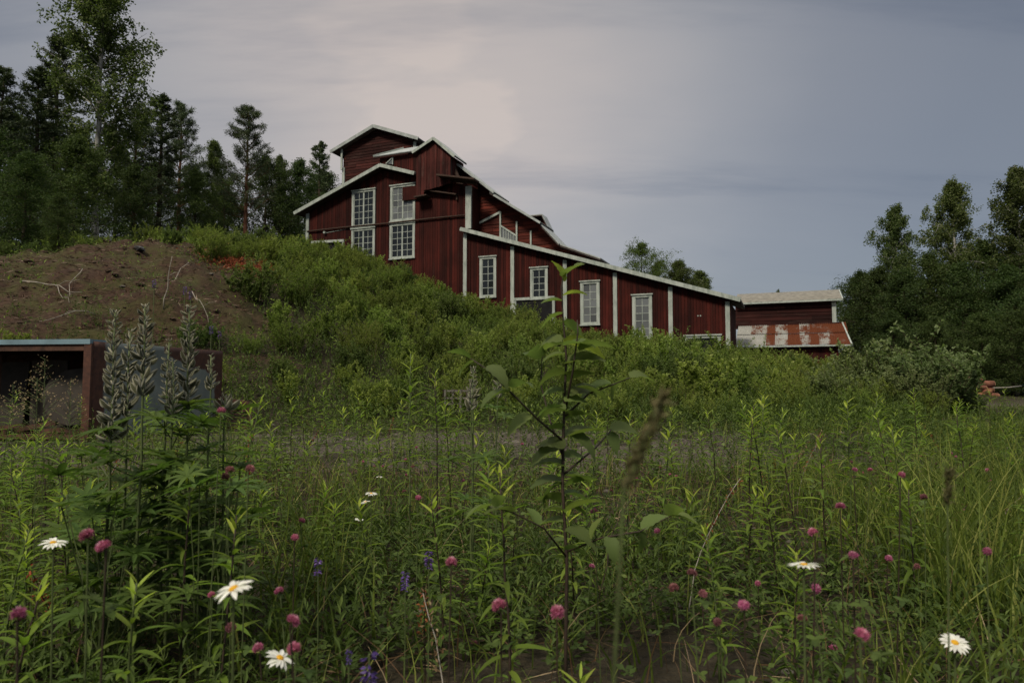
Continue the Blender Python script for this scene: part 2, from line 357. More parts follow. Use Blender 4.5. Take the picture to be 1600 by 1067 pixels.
m_shrub = leaf_mat('willow_shrub_leaf', (0.062, 0.090, 0.020), (0.165, 0.215, 0.048), (0.290, 0.320, 0.130), 0.42)
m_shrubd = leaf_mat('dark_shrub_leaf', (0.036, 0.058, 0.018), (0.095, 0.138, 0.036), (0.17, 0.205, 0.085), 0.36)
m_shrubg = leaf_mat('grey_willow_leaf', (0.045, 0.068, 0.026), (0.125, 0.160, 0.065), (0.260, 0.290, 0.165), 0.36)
m_twig = plain('shrub_twig_bark', (0.050, 0.036, 0.024), 0.85, 0.2, 0.4, 20)
m_pine = leaf_mat('pine_needles', (0.018, 0.033, 0.014), (0.054, 0.082, 0.031), (0.105, 0.130, 0.060), 0.15, 0.5, 0.3, 1.3)
m_dark = leaf_mat('dense_dark_leaf', (0.016, 0.030, 0.010), (0.048, 0.076, 0.021), (0.095, 0.125, 0.042), 0.28)
m_birch = leaf_mat('birch_leaf', (0.028, 0.044, 0.014), (0.080, 0.112, 0.034), (0.160, 0.185, 0.085), 0.38)
m_dec = leaf_mat('broad_tree_leaf', (0.035, 0.060, 0.018), (0.075, 0.115, 0.030), (0.11, 0.15, 0.045), 0.35)
m_pinebark = None
def bark(name, c0, c1, c2, zsplit=None):
    k = NT(mat(name)); c = k.n('ShaderNodeTexCoord').outputs['Object']; n1 = k.noise(3, 6, c, 0.7, (3, 3, 0.7))
    return k.out(k.pbr(k.ramp(n1, [(0.3, c0), (0.5, c1), (0.7, c2)]), 0.9, 0.15, k.bump(n1, 0.6, 0.03)))
m_pinebark = bark('orange_pine_bark', (0.040, 0.020, 0.012), (0.105, 0.048, 0.028), (0.17, 0.085, 0.050))
m_darkbark = bark('dark_bark', (0.016, 0.012, 0.009), (0.040, 0.030, 0.022), (0.07, 0.055, 0.04))
m_birchbark = bark('white_birch_bark', (0.035, 0.030, 0.026), (0.30, 0.29, 0.27), (0.50, 0.49, 0.46))

m_grass = leaf_mat('meadow_grass', (0.038, 0.056, 0.012), (0.108, 0.140, 0.025), (0.215, 0.215, 0.065), 0.33)
m_straw = leaf_mat('dead_straw', (0.070, 0.038, 0.018), (0.15, 0.105, 0.055), (0.27, 0.21, 0.13), 0.15)
m_herb = leaf_mat('low_herb_leaf', (0.022, 0.038, 0.010), (0.060, 0.094, 0.022), (0.125, 0.165, 0.042), 0.3)
m_fire = leaf_mat('willowherb_leaf', (0.0702, 0.1134, 0.0194), (0.1458, 0.2160, 0.0324), (0.2700, 0.3348, 0.0540), 0.42)
m_sap = leaf_mat('sapling_leaf', (0.085, 0.120, 0.040), (0.125, 0.170, 0.050), (0.235, 0.250, 0.045), 0.42)
m_lup = leaf_mat('lupin_leaf', (0.030, 0.056, 0.015), (0.075, 0.120, 0.028), (0.130, 0.180, 0.040), 0.34)
m_stem = plain('green_plant_stem', (0.060, 0.080, 0.026), 0.6, 0.3, 0.3, 30)
m_stemd = plain('dark_reddish_stem', (0.030, 0.020, 0.014), 0.6, 0.3, 0.35, 40)
m_clover = leaf_mat('clover_blossom', (0.22, 0.050, 0.100), (0.44, 0.13, 0.245), (0.64, 0.38, 0.48), 0.3, 0.6, 0.2, 1.2)
m_cloverd = leaf_mat('faded_clover_blossom', (0.12, 0.045, 0.045), (0.28, 0.11, 0.13), (0.42, 0.24, 0.22), 0.3, 0.6, 0.2, 1.1)
m_petal = leaf_mat('white_petal', (0.50, 0.50, 0.46), (0.66, 0.66, 0.62), (0.75, 0.75, 0.7), 0.25, 0.6, 0.2, 1.0)
m_yolk = plain('yellow_flower_centre', (0.62, 0.33, 0.02), 0.8, 0.2, 0.3, 120, bump=0.5)
m_violet = leaf_mat('violet_blossom', (0.050, 0.026, 0.12), (0.12, 0.06, 0.25), (0.24, 0.16, 0.40), 0.3, 0.6, 0.2, 1.1)
m_redtwig = leaf_mat('rust_red_dead_twigs', (0.09, 0.022, 0.010), (0.20, 0.055, 0.020), (0.28, 0.10, 0.045), 0.1)
def pod_mat():
    k = NT(mat('hairy_lupin_pod')); t = k.attr(); n1 = k.noise(160, 3)
    c = k.mix(t, k.mix(n1, (0.026, 0.030, 0.014), (0.070, 0.072, 0.034)), (0.24, 0.23, 0.165))
    return k.out(k.pbr(c, 0.85, 0.1, None, 0, 0.3))
m_pod = pod_mat()
m_stone = plain('grey_field_stone', (0.095, 0.084, 0.070), 0.9, 0.2, 0.4, 12, bump=0.5)
m_log = plain('reddish_log_bark', (0.18, 0.075, 0.048), 0.9, 0.15, 0.45, 5, bump=0.5)
m_logend = plain('pale_sawn_end', (0.36, 0.22, 0.13), 0.85, 0.2, 0.25, 8)

# ------------------------------------------------------------------ terrain
PHI = R(21.9); AX = Vector((-2.516, 37.1)); E_ = (math.cos(PHI), -math.sin(PHI)); N_ = (math.sin(PHI), math.cos(PHI))
def bw(s, t): return (AX.x + s * E_[0] + t * N_[0], AX.y + s * E_[1] + t * N_[1])
CP = [(x, y, 0.0) for y in (-8, -2, 3, 8) for x in (-16, -6, 0, 6, 16, 30)]
CP += [(-8, 12.3, .1), (-16, 12, .4), (-10, 15, 1.75), (-13, 14.5, 1.9), (-6.2, 14.5, .7), (-3.5, 13.5, .12), (0, 13, 0), (5, 15, 0), (10, 17, 0), (16, 18, 0), (25, 22, 0), (40, 27, 0), (-20, 14, 1.8),
       (-10, 18, 3.5), (-13, 24, 5.75), (-17, 22, 4.6), (-23, 22, 4.2), (-6, 18, 1.9), (-11.4, 30, 6.7), (-6, 24, 3.6), (-8.5, 22, 4.4), (-11.5, 38, 7.9), (-20, 32, 6.3), (-28, 30, 5.5),
       (-2.5, 17, .7), (-1, 21, 1.5), (1, 27, 2.6), (-3, 30, 4.2), (-7, 32, 6.1), (5, 22, .8), (10, 22, .25), (8, 28, 1.3), (13, 27, .6), (18, 27, .1), (24, 34, 0), (21, 33, .5), (32, 34, 0), (45, 45, 0), (33, 45, 0)]
for s_, z_ in ((-11, 8.3), (-8, 7.9), (-6, 7.3), (-3, 6.1), (0, 4.3), (2.75, 3.5), (5.7, 2.9), (8.3, 2.3), (11, 1.8), (13.8, 1.4), (19, .9)):
    x, y = bw(s_, 0); CP.append((x, y, z_)); x, y = bw(s_, 14); CP.append((x, y, z_ + .3 if s_ < 10 else z_))
CP += [(-30, 46, 8.6), (-18, 52, 8.8), (0, 62, 7), (20, 66, 2.5), (38, 62, .5), (55, 60, .3), (-45, 25, 4.5), (-45, 0, 1), (-40, 60, 8.5), (60, 20, 0), (60, -10, 0), (-45, -12, .5), (0, -14, 0), (0, 90, 7), (-50, 90, 8), (60, 90, 1)]
CP = np.array(CP, float)
def tpsk(r2): return np.where(r2 > 1e-9, r2 * np.log(r2 + 1e-12), 0.0)
_n = len(CP); _A = np.zeros((_n + 3, _n + 3)); _d = ((CP[:, None, :2] - CP[None, :, :2]) ** 2).sum(-1)
_A[:_n, :_n] = tpsk(_d) + np.eye(_n) * 3.0; _A[:_n, _n] = 1; _A[:_n, _n + 1:] = CP[:, :2]; _A[_n:, :_n] = _A[:_n, _n:].T
_wt = np.linalg.solve(_A, np.concatenate([CP[:, 2], np.zeros(3)]))
def ss(a, b, x): t = np.clip((x - a) / (b - a), 0, 1); return t * t * (3 - 2 * t)
def soil_mask(x, y):
    n = fbm(x * 0.55, y * 0.55, 3, 11)
    e = ((x + 12.7) / 6.4) ** 2 + ((y - 19.6 + .45 * (x + 12.6)) / 6.0) ** 2; n2 = fbm(x * 1.6, y * 1.6, 3, 19)
    return np.clip(1 - ss(0.75, 1.15, e + (n - 0.5) * 1.3 + (n2 - .5) * .8), 0, 1)
def gravel_mask(x, y):
    n = fbm(x * 0.5, y * 0.9, 4, 5)
    band = (.25 + .75 * ss(.36, .52, fbm(x * .8, y * 1.3, 4, 23))) * ss(5.4, 7.0, y + (n - .5) * 2.5) * (1 - ss(10.5, 13.5, y + (n - .5) * 3)) * ss(-11, -8, x) * (1 - ss(2.0, 5.5, x + (n - .5) * 3))
    lane = ss(22.5, 24, y - (x - 18) * .25) * (1 - ss(26, 28, y - (x - 18) * .25)) * ss(14, 17, x)
    near = 0.2 * (1 - ss(1.5, 3.0, np.hypot((x - 1.2) / 1.3, y - 1.6))) 
    return np.clip(np.maximum(np.maximum(band, lane), near), 0, 1)
def hgt(x, y):
    x = np.asarray(x, float); y = np.asarray(y, float); sh = x.shape; x = x.ravel(); y = y.ravel()
    cx = np.clip(x, -60, 70); cy = np.clip(y, -20, 100)
    z = np.zeros_like(x)
    for i in range(0, len(x), 20000):
        s_ = slice(i, i + 20000)
        z[s_] = tpsk((cx[s_, None] - CP[None, :, 0]) ** 2 + (cy[s_, None] - CP[None, :, 1]) ** 2) @ _wt[:_n] + _wt[_n] + _wt[_n + 1] * cx[s_] + _wt[_n + 2] * cy[s_]
    flat = 1 - ss(10.5, 13, y); z = z * (1 - flat * .9)
    m = soil_mask(x, y)
    z = z + (fbm(x * 1.1, y * 1.1, 4, 3) - .5) * (.06 + .55 * m + .25 * ss(14, 20, y)) + (fbm(x * 4, y * 4, 3, 9) - .5) * (.03 + .24 * m)
    return z.reshape(sh)
def h1(x, y): return float(hgt(np.array([x]), np.array([y]))[0])
def axis(lo, hi, step, far, n):
    core = np.arange(lo, hi + 1e-6, step); k = np.linspace(0, 1, n)[1:]
    return np.concatenate([(lo - (far - abs(lo)) * k ** 2.2)[::-1], core, hi + (far - hi) * k ** 2.2])
gx = axis(-24, 32, 0.22, 900, 26); gy = np.concatenate([-(np.linspace(0, 1, 8)[1:] ** 2 * 300)[::-1] - 2, np.arange(-2, 46, 0.22), 46 + (np.linspace(0, 1, 28)[1:] ** 2.2) * 1200])
X, Y = np.meshgrid(gx, gy); Z = hgt(X, Y)
mb = MB(); nx, ny = len(gx), len(gy); I = np.arange(nx * ny).reshape(ny, nx)
mb.add(np.stack([X, Y, Z], -1).reshape(-1, 3), np.stack([I[:-1, :-1], I[:-1, 1:], I[1:, 1:], I[1:, :-1]], -1).reshape(-1, 4))
ground = mb.build('ground', m_ground, smooth=True); tag(ground, kind='structure')
for nm, fn in (('soil', soil_mask), ('gravel', gravel_mask)):
    a = ground.data.attributes.new(nm, 'FLOAT', 'POINT'); a.data.foreach_set('value', fn(X.ravel(), Y.ravel()).astype(np.float32))

# ------------------------------------------------------------------ mine building (local x along the front, y backwards, z up)
B = empty('mill_building', (AX.x, AX.y, 0), -PHI)
tag(B, 'long dark red timber mill building with white trim stepping down the hillside', 'building')
def cladding(name, parent, s0, s1, top, bot, t, m, holes=(), bwid=0.15, jit=0.008, thick=0.028, gap=0.012, back=True):
    """vertical boards on a backing wall; top/bot are functions of s"""
    wall = MB(); n = max(2, int((s1 - s0) / 0.5)); xs = np.linspace(s0, s1, n)
    if back:
        V = []
        for yy in (t + 0.03, t + 0.16):
            for x in xs: V += [(x, yy, bot(x)), (x, yy, top(x) - .03)]
        q = []
        for i in range(n - 1): q += [(2 * i, 2 * i + 2, 2 * i + 3, 2 * i + 1), (2 * n + 2 * i, 2 * n + 2 * i + 1, 2 * n + 2 * i + 3, 2 * n + 2 * i + 2), (2 * i + 1, 2 * i + 3, 2 * n + 2 * i + 3, 2 * n + 2 * i + 1)]
        q += [(0, 1, 2 * n + 1, 2 * n), (2 * n - 2, 4 * n - 2, 4 * n - 1, 2 * n - 1)]
        wall.add(V, q)
        wall = wall.build(name, m_darkwood, parent)
    cb = MB(); x = s0
    while x < s1 - 0.03:
        wd = min(bwid * random.uniform(.82, 1.15), s1 - x); a, b = x + gap / 2, x + wd - gap / 2; c = (a + b) / 2
        segs = [(bot(c), None)]
        hs = sorted([h for h in holes if h[0] < c < h[1]], key=lambda h: h[2])
        z0 = bot(c); parts = []
        for h in hs:
            if h[2] > z0: parts.append((z0, h[2]))
            z0 = max(z0, h[3])
        parts.append((z0, None)); tn = random.random(); j = random.uniform(-jit, jit)
        for lo, hi in parts:
            ta, tb = (top(a), top(b)) if hi is None else (hi, hi)
            if min(ta, tb) - lo < 0.05: continue
            y0 = t - thick + j; y1 = t + 0.02; d = random.uniform(0, .02)
            cb.add([(a, y0, lo - d), (b, y0, lo - d), (b, y1, lo - d), (a, y1, lo - d), (a, y0, ta), (b, y0, tb), (b, y1, tb), (a, y1, ta)], BOXQ, tint=tn)
        x += wd
    o = cb.build('cladding', m, wall if back else parent); o['kind'] = 'stuff'
    return wall
def lin(*pts):
    xs = [p[0] for p in pts]; zs = [p[1] for p in pts]
    return lambda x: float(np.interp(x, xs, zs))
def hsiding(name, parent, s0, s1, z0, top, t, m, bh=0.17):
    wb = MB(); tz = [top(x) for x in np.linspace(s0, s1, 9)]
    xs = np.linspace(s0, s1, 9); V = []
    for yy in (t + .02, t + .15):
        for x in xs: V += [(x, yy, z0), (x, yy, top(x) - .03)]
    q = []
    for i in range(8): q += [(2 * i, 2 * i + 2, 2 * i + 3, 2 * i + 1), (18 + 2 * i, 18 + 2 * i + 1, 18 + 2 * i + 3, 18 + 2 * i + 2), (2 * i + 1, 2 * i + 3, 18 + 2 * i + 3, 18 + 2 * i + 1)]
    wb.add(V, q); wall = wb.build(name, m_darkwood, parent)
    cb = MB(); z = z0; zt = max(tz)
    fine = np.linspace(s0, s1, 161); ft = np.array([top(x) for x in fine])
    while z < zt - .04:
        hh = bh * random.uniform(.9, 1.1); ok = fine[ft > z + hh * .6]
        if len(ok) > 1:
            a, b = ok[0], ok[-1]; cuts = [a] + sorted(random.uniform(a, b) for _ in range(max(0, int((b - a) / 3)))) + [b]
            for c0, c1 in zip(cuts[:-1], cuts[1:]):
                if c1 - c0 < .1: continue
                j = random.uniform(-.01, .01); sg = random.uniform(-.012, .012)
                cb.add([(c0 + .004, t - .04 + j, z), (c1 - .004, t - .04 + j, z + sg), (c1 - .004, t + .03, z + sg), (c0 + .004, t + .03, z), (c0 + .004, t - .015 + j, z + hh - .012), (c1 - .004, t - .015 + j, z + hh - .012 + sg), (c1 - .004, t + .03, z + hh - .012 + sg), (c0 + .004, t + .03, z + hh - .012)], BOXQ, tint=random.random())
        z += hh
    o = cb.build('cladding', m, wall); o['kind'] = 'stuff'; return wall
def slab(mb, quad, th, m=0, tint=.5):
    q = [Vector(p) for p in quad]; n = (q[1] - q[0]).cross(q[3] - q[0]).normalized()
    if n.z < 0: n = -n
    lo = [tuple(p - n * th) for p in q]; hi = [tuple(p) for p in q]
    mb.add(lo + hi, BOXQ, m=m, tint=tint)
def roof(parent, quad, th=.1, m=None, label=None):
    b_ = MB(); slab(b_, quad, th * .45); slab(b_, [(p[0], p[1], p[2] - th * .45) for p in quad], th * .55, m=1)
    o = b_.build('roof', [m or m_zinc, m_darkroof], parent)
    if label: o['label'] = label
    return o
def window(parent, s0, s1, z0, z1, t, cols, rows, glassm, casing=.14, mull=None, sill=True, label=None):
    f = MB(); y0, y1 = t - .075, t + .05
    box(f, s0, s0 + casing, y0, y1, z0, z1); box(f, s1 - casing, s1, y0, y1, z0, z1)
    box(f, s0 + casing, s1 - casing, y0 + .003, y1, z1 - casing, z1); box(f, s0 + casing, s1 - casing, y0 + .003, y1, z0, z0 + casing * .8)
    box(f, s0 - .05, s1 + .05, y0 - .05, y0 + .002, z1 - .03, z1 + .035)
    if sill: box(f, s0 - .03, s1 + .03, y0 - .05, y0 - .002, z0 - .03, z0 + .04)
    o = f.build('window', m_white, parent)
    if label: o['label'] = label
    a0, a1, b0, b1 = s0 + casing, s1 - casing, z0 + casing * .8, z1 - casing
    sa = MB(); ys = (t - .035, t - .002); fr = .035
    box(sa, a0, a0 + fr, *ys, b0, b1); box(sa, a1 - fr, a1, *ys, b0, b1); box(sa, a0 + fr, a1 - fr, ys[0] + .002, ys[1], b1 - fr, b1); box(sa, a0 + fr, a1 - fr, ys[0] + .002, ys[1], b0, b0 + fr)
    ga = a0 + fr; gb = a1 - fr; W_ = (gb - ga) / cols; H_ = (b1 - b0 - 2 * fr) / rows
    for i in range(1, cols):
        h_ = .045 if mull == i else .014
        box(sa, ga + i * W_ - h_, ga + i * W_ + h_, ys[0] + (-.01 if mull == i else .006), ys[1] - .002, b0 + fr, b1 - fr)
    for j in range(1, rows): box(sa, ga, gb, ys[0] + .009, ys[1] - .004, b0 + fr + j * H_ - .014, b0 + fr + j * H_ + .014)
    sa.build('sash', m_white, o)
    key = (round(W_, 3), round(H_, 3), glassm.name)
    if key not in PANES:
        pm = MB(); pm.add([(-W_ / 2, 0, -H_ / 2), (W_ / 2, 0, -H_ / 2), (W_ / 2, 0, H_ / 2), (-W_ / 2, 0, H_ / 2), (-W_ / 2, .006, -H_ / 2), (W_ / 2, .006, -H_ / 2), (W_ / 2, .006, H_ / 2), (-W_ / 2, .006, H_ / 2)], BOXQ)
        PANES[key] = pm.mesh('pane', glassm)
    for i in range(cols):
        for j in range(rows):
            link('pane', PANES[key], o, (ga + (i + .5) * W_, t - .012, b0 + fr + (j + .5) * H_), (random.uniform(-.045, .045), 0, random.uniform(-.045, .045)))
    return o
PANES = {}
def trim(parent, name, segs, m=None, label=None):
    b_ = MB()
    for p0, p1, wy, hz_ in segs: beam(b_, p0, p1, wy, hz_)
    o = b_.build(name, m or m_white, parent)
    if label: o['label'] = label
    return o
gline = lin((-11, 8.0), (-8, 7.4), (-6, 6.8), (-3, 5.6), (0, 3.8), (2.75, 3.0), (5.7, 2.4), (8.3, 1.8), (11, 1.3), (13.8, .8))
# tall front wall
H1 = [(-7.38, -5.95, 10.07, 12.1), (-7.4, -5.95, 7.95, 9.9), (-4.75, -3.3, 10.1, 12.1), (-4.78, -3.3, 8.0, 9.95), (-10.35, -8.1, 7.5, 9.25)]
topA = lin((-10.7, 11.2), (-5.35, 13.22), (-3.0, 12.5), (-2.9, 13.3), (-1.75, 13.9), (-.76, 13.2), (-.7, 11.95), (.3, 11.68))
cladding('wall', B, -10.7, .3, topA, gline, 0, m_red, H1)
window(B, -7.48, -5.86, 9.99, 12.2, 0, 4, 5, m_glass, mull=2, label='upper left tall window above the mound crest')
window(B, -7.48, -5.86, 7.82, 9.91, 0, 4, 5, m_glass, mull=2, label='lower left tall window behind the shrubs')
window(B, -4.84, -3.2, 10.1, 12.22, 0, 4, 5, m_glassg, mull=2, label='tall window with its upper right corner boarded over')
window(B, -4.86, -3.2, 7.93, 9.99, 0, 4, 5, m_glass, mull=2, label='tall window below the pipe with dark panes')
d_ = MB(); box(d_, -3.98, -2.95, -.17, -.082, 11.25, 12.02, tint=.4); d_.build('cover_panel', m_red, B)['label'] = 'red board panel covering a window corner'
trim(B, 'door_frame', [((-10.46, -.05, 7.4), (-10.46, -.05, 9.38), .09, .13), ((-8.05, -.05, 7.4), (-8.05, -.05, 9.3), .09, .13), ((-10.53, -.07, 9.36), (-7.98, -.07, 9.28), .09, .15)])
d_ = MB(); box(d_, -10.4, -8.11, .01, .06, 7.4, 9.3); d_.build('door', m_black, B)['label'] = 'wide dark doorway half hidden by shrubs'
trim(B, 'corner_board', [((-10.66, -.06, 7.6), (-10.66, -.06, 11.15), .1, .2)])
trim(B, 'corner_board', [((.16, -.06, 9.3), (.16, -.06, 11.66), .1, .34)])
trim(B, 'corner_board', [((-.03, -.06, 3.6), (-.03, -.06, 9.05), .09, .21)])
tube_ = MB(); tube(tube_, [(-10.65, -.13, 10.04), (-8, -.13, 10.06), (-5, -.13, 10.03), (-2, -.13, 10.06), (-.05, -.13, 10.05)], .045, 8)
for xx in (-9.9, -7.7, -5.4, -2.9, -1.0): box(tube_, xx - .03, xx + .03, -.12, -.03, 10.0, 10.09)
tube_.build('pipe', m_darkwood, B, True)['label'] = 'thin dark pipe running along the tall wall'
ins = MB(); tube(ins, [(-9.35, -.2, 9.86), (-9.35, -.05, 9.86)], .07, 8); beam(ins, (-9.35, -.04, 9.86), (-7.9, -.04, 9.95), .03, .02); ins.build('lamp_bracket', m_white, B)
# side wall left and hall roof
sw = MB(); box(sw, -10.78, -10.68, .16, 6.4, 6.5, 11.1); sw.build('wall', m_red, B)
roof(B, [(-11.31, -.5, 11.22), (-5.27, -.5, 13.45), (-5.27, 6.45, 13.45), (-11.31, 6.45, 11.22)], .16)
roof(B, [(-5.25, -.5, 13.45), (-2.95, -.5, 12.7), (-2.95, 1.15, 12.7), (-5.25, 1.15, 13.45)], .16)
trim(B, 'bargeboard', [((-11.33, -.54, 11.12), (-5.26, -.54, 13.36), .06, .2), ((-5.26, -.54, 13.36), (-3.0, -.54, 12.62), .06, .2)], label='white bargeboard along the tall gable')
# boxed bay with its own gable
bay_top = lin((-2.93, 13.78), (-1.75, 14.32), (-.75, 13.5)); bay_bot = lin((-2.93, 11.25), (-2.4, 11.3), (-2.35, 11.62), (-1.6, 11.7), (-.75, 11.85))
cladding('wall', B, -2.93, -.75, bay_top, bay_bot, -.42, m_redw, bwid=.17, jit=.022)['label'] = 'weathered jutting bay of rough red boards'
for q_ in ((-2.95, -2.88, -.25, 1.15, 11.3, 13.75), (-.82, -.75, -.25, 1.15, 11.9, 13.4)): sw = MB(); box(sw, *q_); sw.build('wall', m_redw, B)
roof(B, [(-3.05, -.62, 13.86), (-1.75, -.62, 14.5), (-1.75, 1.3, 14.5), (-3.05, 1.3, 13.86)], .1)
roof(B, [(-1.73, -.62, 14.5), (-.42, -.62, 13.3), (-.42, .9, 13.3), (-1.73, 1.3, 14.5)], .1)
trim(B, 'bargeboard', [((-3.08, -.65, 13.78), (-1.74, -.65, 14.42), .05, .15), ((-1.74, -.65, 14.42), (-.42, -.65, 13.22), .05, .15)], label='white bargeboard of the jutting bay')
trim(B, 'shelf_board', [((-2.95, -.4, 11.24), (-2.15, -.42, 11.28), .5, .07)], m_darkwood)
trim(B, 'canopy', [((-1.4, -.55, 12.25), (.85, -.5, 11.78), .75, .09), ((-1.35, -.2, 12.16), (.7, -.2, 11.72), .15, .12)], m_darkwood, 'broken little canopy under the bay')
trim(B, 'shelf_board', [((-2.15, -.2, 11.6), (-.5, -.16, 11.23), .3, .07), ((-.52, -.12, 11.2), (-.52, -.12, 10.95), .1, .08)], m_darkwood)
# main block set back
topM = lin((-6.5, 14.42), (-2.8, 14.42), (-2.7, 13.6), (-1.1, 13.38), (1.35, 11.36), (4.2, 9.28), (5.2, 8.1), (7.4, 7.2))
cladding('wall', B, -6.4, -2.9, topM, lambda s: 11.6, 1.2, m_red)
def cladM(): 
    return hsiding('wall', B, -.74, 7.1, 6.5, topM, 1.2, m_orange, .19)
cladM()['label'] = 'faded orange red upper wall set back above the long roof'
sw = MB(); box(sw, .2, .3, .17, 1.15, 8.5, 11.7); sw.build('wall', m_red, B)
cladding('wall', B, -1.25, .3, lambda q: min(13.2, 13.3 - (q + 1.0) * .83), lambda q: 11.4, .85, m_redw)
roof(B, [(-6.6, .9, 14.5), (-2.8, .9, 14.5), (-3.5, 2.6, 15.4), (-5.55, 2.6, 15.38)], .1, label='pale grey lean roof sheet below the tower')
sw = MB(); box(sw, -5.3, -3.6, 2.65, 4.2, 12, 15.1); sw.build('wall', m_redh, B)
trim(B, 'bargeboard', [((-6.65, .86, 14.5), (-5.6, 2.6, 15.42), .06, .12)])
tw = MB(); tw.add([(-5.85, 1.1, 14.0), (-5.42, 1.1, 13.93), (-5.42, 1.1, 14.32), (-5.85, 1.16, 14.0), (-5.42, 1.16, 13.93), (-5.42, 1.16, 14.32)], [(0, 1, 4, 3), (1, 2, 5, 4), (2, 0, 3, 5)], [(0, 2, 1), (3, 4, 5)]); tw.build('pane', m_glassg, B)
trim(B, 'window_frame', [((-5.9, 1.08, 14.0), (-5.42, 1.08, 14.34), .05, .05), ((-5.42, 1.08, 13.9), (-5.42, 1.08, 14.34), .05, .05)], label='small triangular window frame')
def rake(p, q, t0, t1, th=.14):
    roof(B, [(p[0], t0, p[1]), (q[0], t0, q[1]), (q[0], t1, q[1]), (p[0], t1, p[1])], th)
rake((-1.1, 13.5), (1.5, 11.33), .3, 2.6); rake((1.27, 11.36), (4.2, 9.42), .34, 2.6); rake((4.2, 9.3), (5.2, 8.2), .5, 2.6); rake((5.2, 8.2), (7.4, 7.3), .6, 2.6)
trim(B, 'bargeboard', [((-1.12, .28, 13.42), (1.52, .28, 11.24), .05, .09), ((1.5, .3, 11.12), (4.2, .3, 9.33), .05, .09)], m_zinc)
trim(B, 'brace', [((-.34, 1.1, 9.62), (1.57, 1.1, 10.36), .06, .12)], label='white diagonal board on the set back wall')
for sx, zt, zb in ((1.57, 10.38, 8.7), (2.55, 9.75, 8.3), (3.38, 9.15, 8.0)): trim(B, 'corner_board', [((sx, 1.1, zb), (sx, 1.1, zt), .06, .09)])
sg = MB(); sg.add([(1.63, 1.12, 8.4), (2.5, 1.12, 8.4), (2.5, 1.12, 8.95), (1.63, 1.12, 9.55), (1.63, 1.15, 8.4), (2.5, 1.15, 8.4), (2.5, 1.15, 8.95), (1.63, 1.15, 9.55)], BOXQ)
sw = sg.build('window', m_glassg, B); sw['label'] = 'slanted strip window with thin vertical bars'
trim(sw, 'muntin', [((1.6, 1.09, 9.58), (2.55, 1.09, 8.93), .05, .09)] + [((1.63 + i * .145, 1.1, 8.4), (1.63 + i * .145, 1.1, 9.52 - i * .095), .03, .03) for i in range(1, 6)])
# lean-to: the long low front
lz = lambda s: 9.31 - (s + .1) * 0.3152
H2 = [(.93, 1.73, 5.52, 7.6), (3.86, 4.65, 5.3, 6.85), (2.85, 5.05, 2.9, 5.28), (6.58, 7.4, 3.85, 5.95), (9.24, 10.04, 3.1, 5.1), (11.75, 13.25, 1.8, 3.02)]
cladding('wall', B, .3, 13.8, lambda s: lz(s) - .18, gline, 0, m_red, H2)['label'] = 'long low front wall under the sloping roof'
gtop = lambda s: lz(s)
roof(B, [(-.15, -.36, lz(-.15)), (14.25, -.36, lz(14.25)), (14.25, 3.5, lz(14.25)), (-.15, 3.5, lz(-.15))], .14, label='long lean-to roof edge running down to the right')
trim(B, 'bargeboard', [((-.18, -.4, lz(-.18) - .09), (14.27, -.4, lz(14.27) - .09), .06, .2)], label='long white bargeboard of the lean-to')
sw = MB(); box(sw, 13.72, 13.8, .17, 3.4, .3, 4.6); sw.build('wall', m_red, B)
for sx, zb in ((2.76, 3.0), (5.68, 2.4), (8.3, 1.9), (11.02, 1.4), (13.66, .8)):
    trim(B, 'corner_board', [((sx, -.06, zb), (sx, -.06, lz(sx) - .3), .08, .2)])
window(B, .84, 1.82, 5.45, 7.68, 0, 2, 5, m_glass, label='first narrow window of the lean-to with dark panes')
window(B, 3.77, 4.74, 5.22, 6.9, 0, 2, 4, m_glass, label='narrow window standing on the black double door')
window(B, 6.49, 7.5, 3.78, 6.02, 0, 2, 5, m_glassg, label='narrow window with grey panes right of the black door')
window(B, 9.15, 10.13, 3.0, 5.2, 0, 2, 5, m_glassg, label='narrow window with grey panes partly behind shrubs')
window(B, 11.66, 13.34, 1.6, 3.12, 0, 1, 1, m_black, sill=False, label='wide low opening near the right corner')
trim(B, 'door_frame', [((2.93, -.09, 2.9), (2.93, -.09, 5.28), .08, .14), ((5.07, -.09, 2.9), (5.07, -.09, 5.2), .09, .14), ((2.86, -.1, 5.27), (3.78, -.1, 5.27), .09, .14), ((4.73, -.1, 5.27), (5.13, -.1, 5.27), .09, .14)])
for a_, b_ in ((3.0, 3.99), (4.01, 5.0)):
    d_ = MB(); box(d_, a_, b_, -.07, -.035, 2.9, 5.2); o = d_.build('door', m_tar, B); o['label'] = 'black tar covered door leaf'
nl_ = MB()
for xx in (12.3, 12.42): tube(nl_, [(xx, -.05, 4.05), (xx, .0, 4.05)], .035, 8)
nl_.build('vent', m_white, B)['label'] = 'two small pale holes in the wall'
# monitor roof far behind
cladM2 = lin((-.6, 11.6), (1.7, 11.6), (2.6, 9.75))
hsiding('wall', B, -.6, 2.55, 8.5, cladM2, 8, m_orange, .19)['label'] = 'red gable of the rooftop monitor'
roof(B, [(-.3, 7.6, 11.76), (1.74, 7.6, 11.76), (1.74, 8.6, 11.76), (-.3, 8.6, 11.76)], .12); roof(B, [(1.74, 7.6, 11.76), (2.7, 7.6, 9.74), (2.7, 8.6, 9.74), (1.74, 8.6, 11.76)], .12)
roof(B, [(2.5, 7.6, 9.8), (4.8, 7.6, 8.95), (4.8, 11, 8.95), (2.5, 11, 9.8)], .12); roof(B, [(4.8, 7.6, 8.95), (5.7, 7.6, 8.2), (5.7, 11, 8.2), (4.8, 11, 8.95)], .12)
sw = MB(); box(sw, 2.5, 5.3, 7.9, 8.0, 6.5, 8.5); sw.build('wall', m_redh, B)
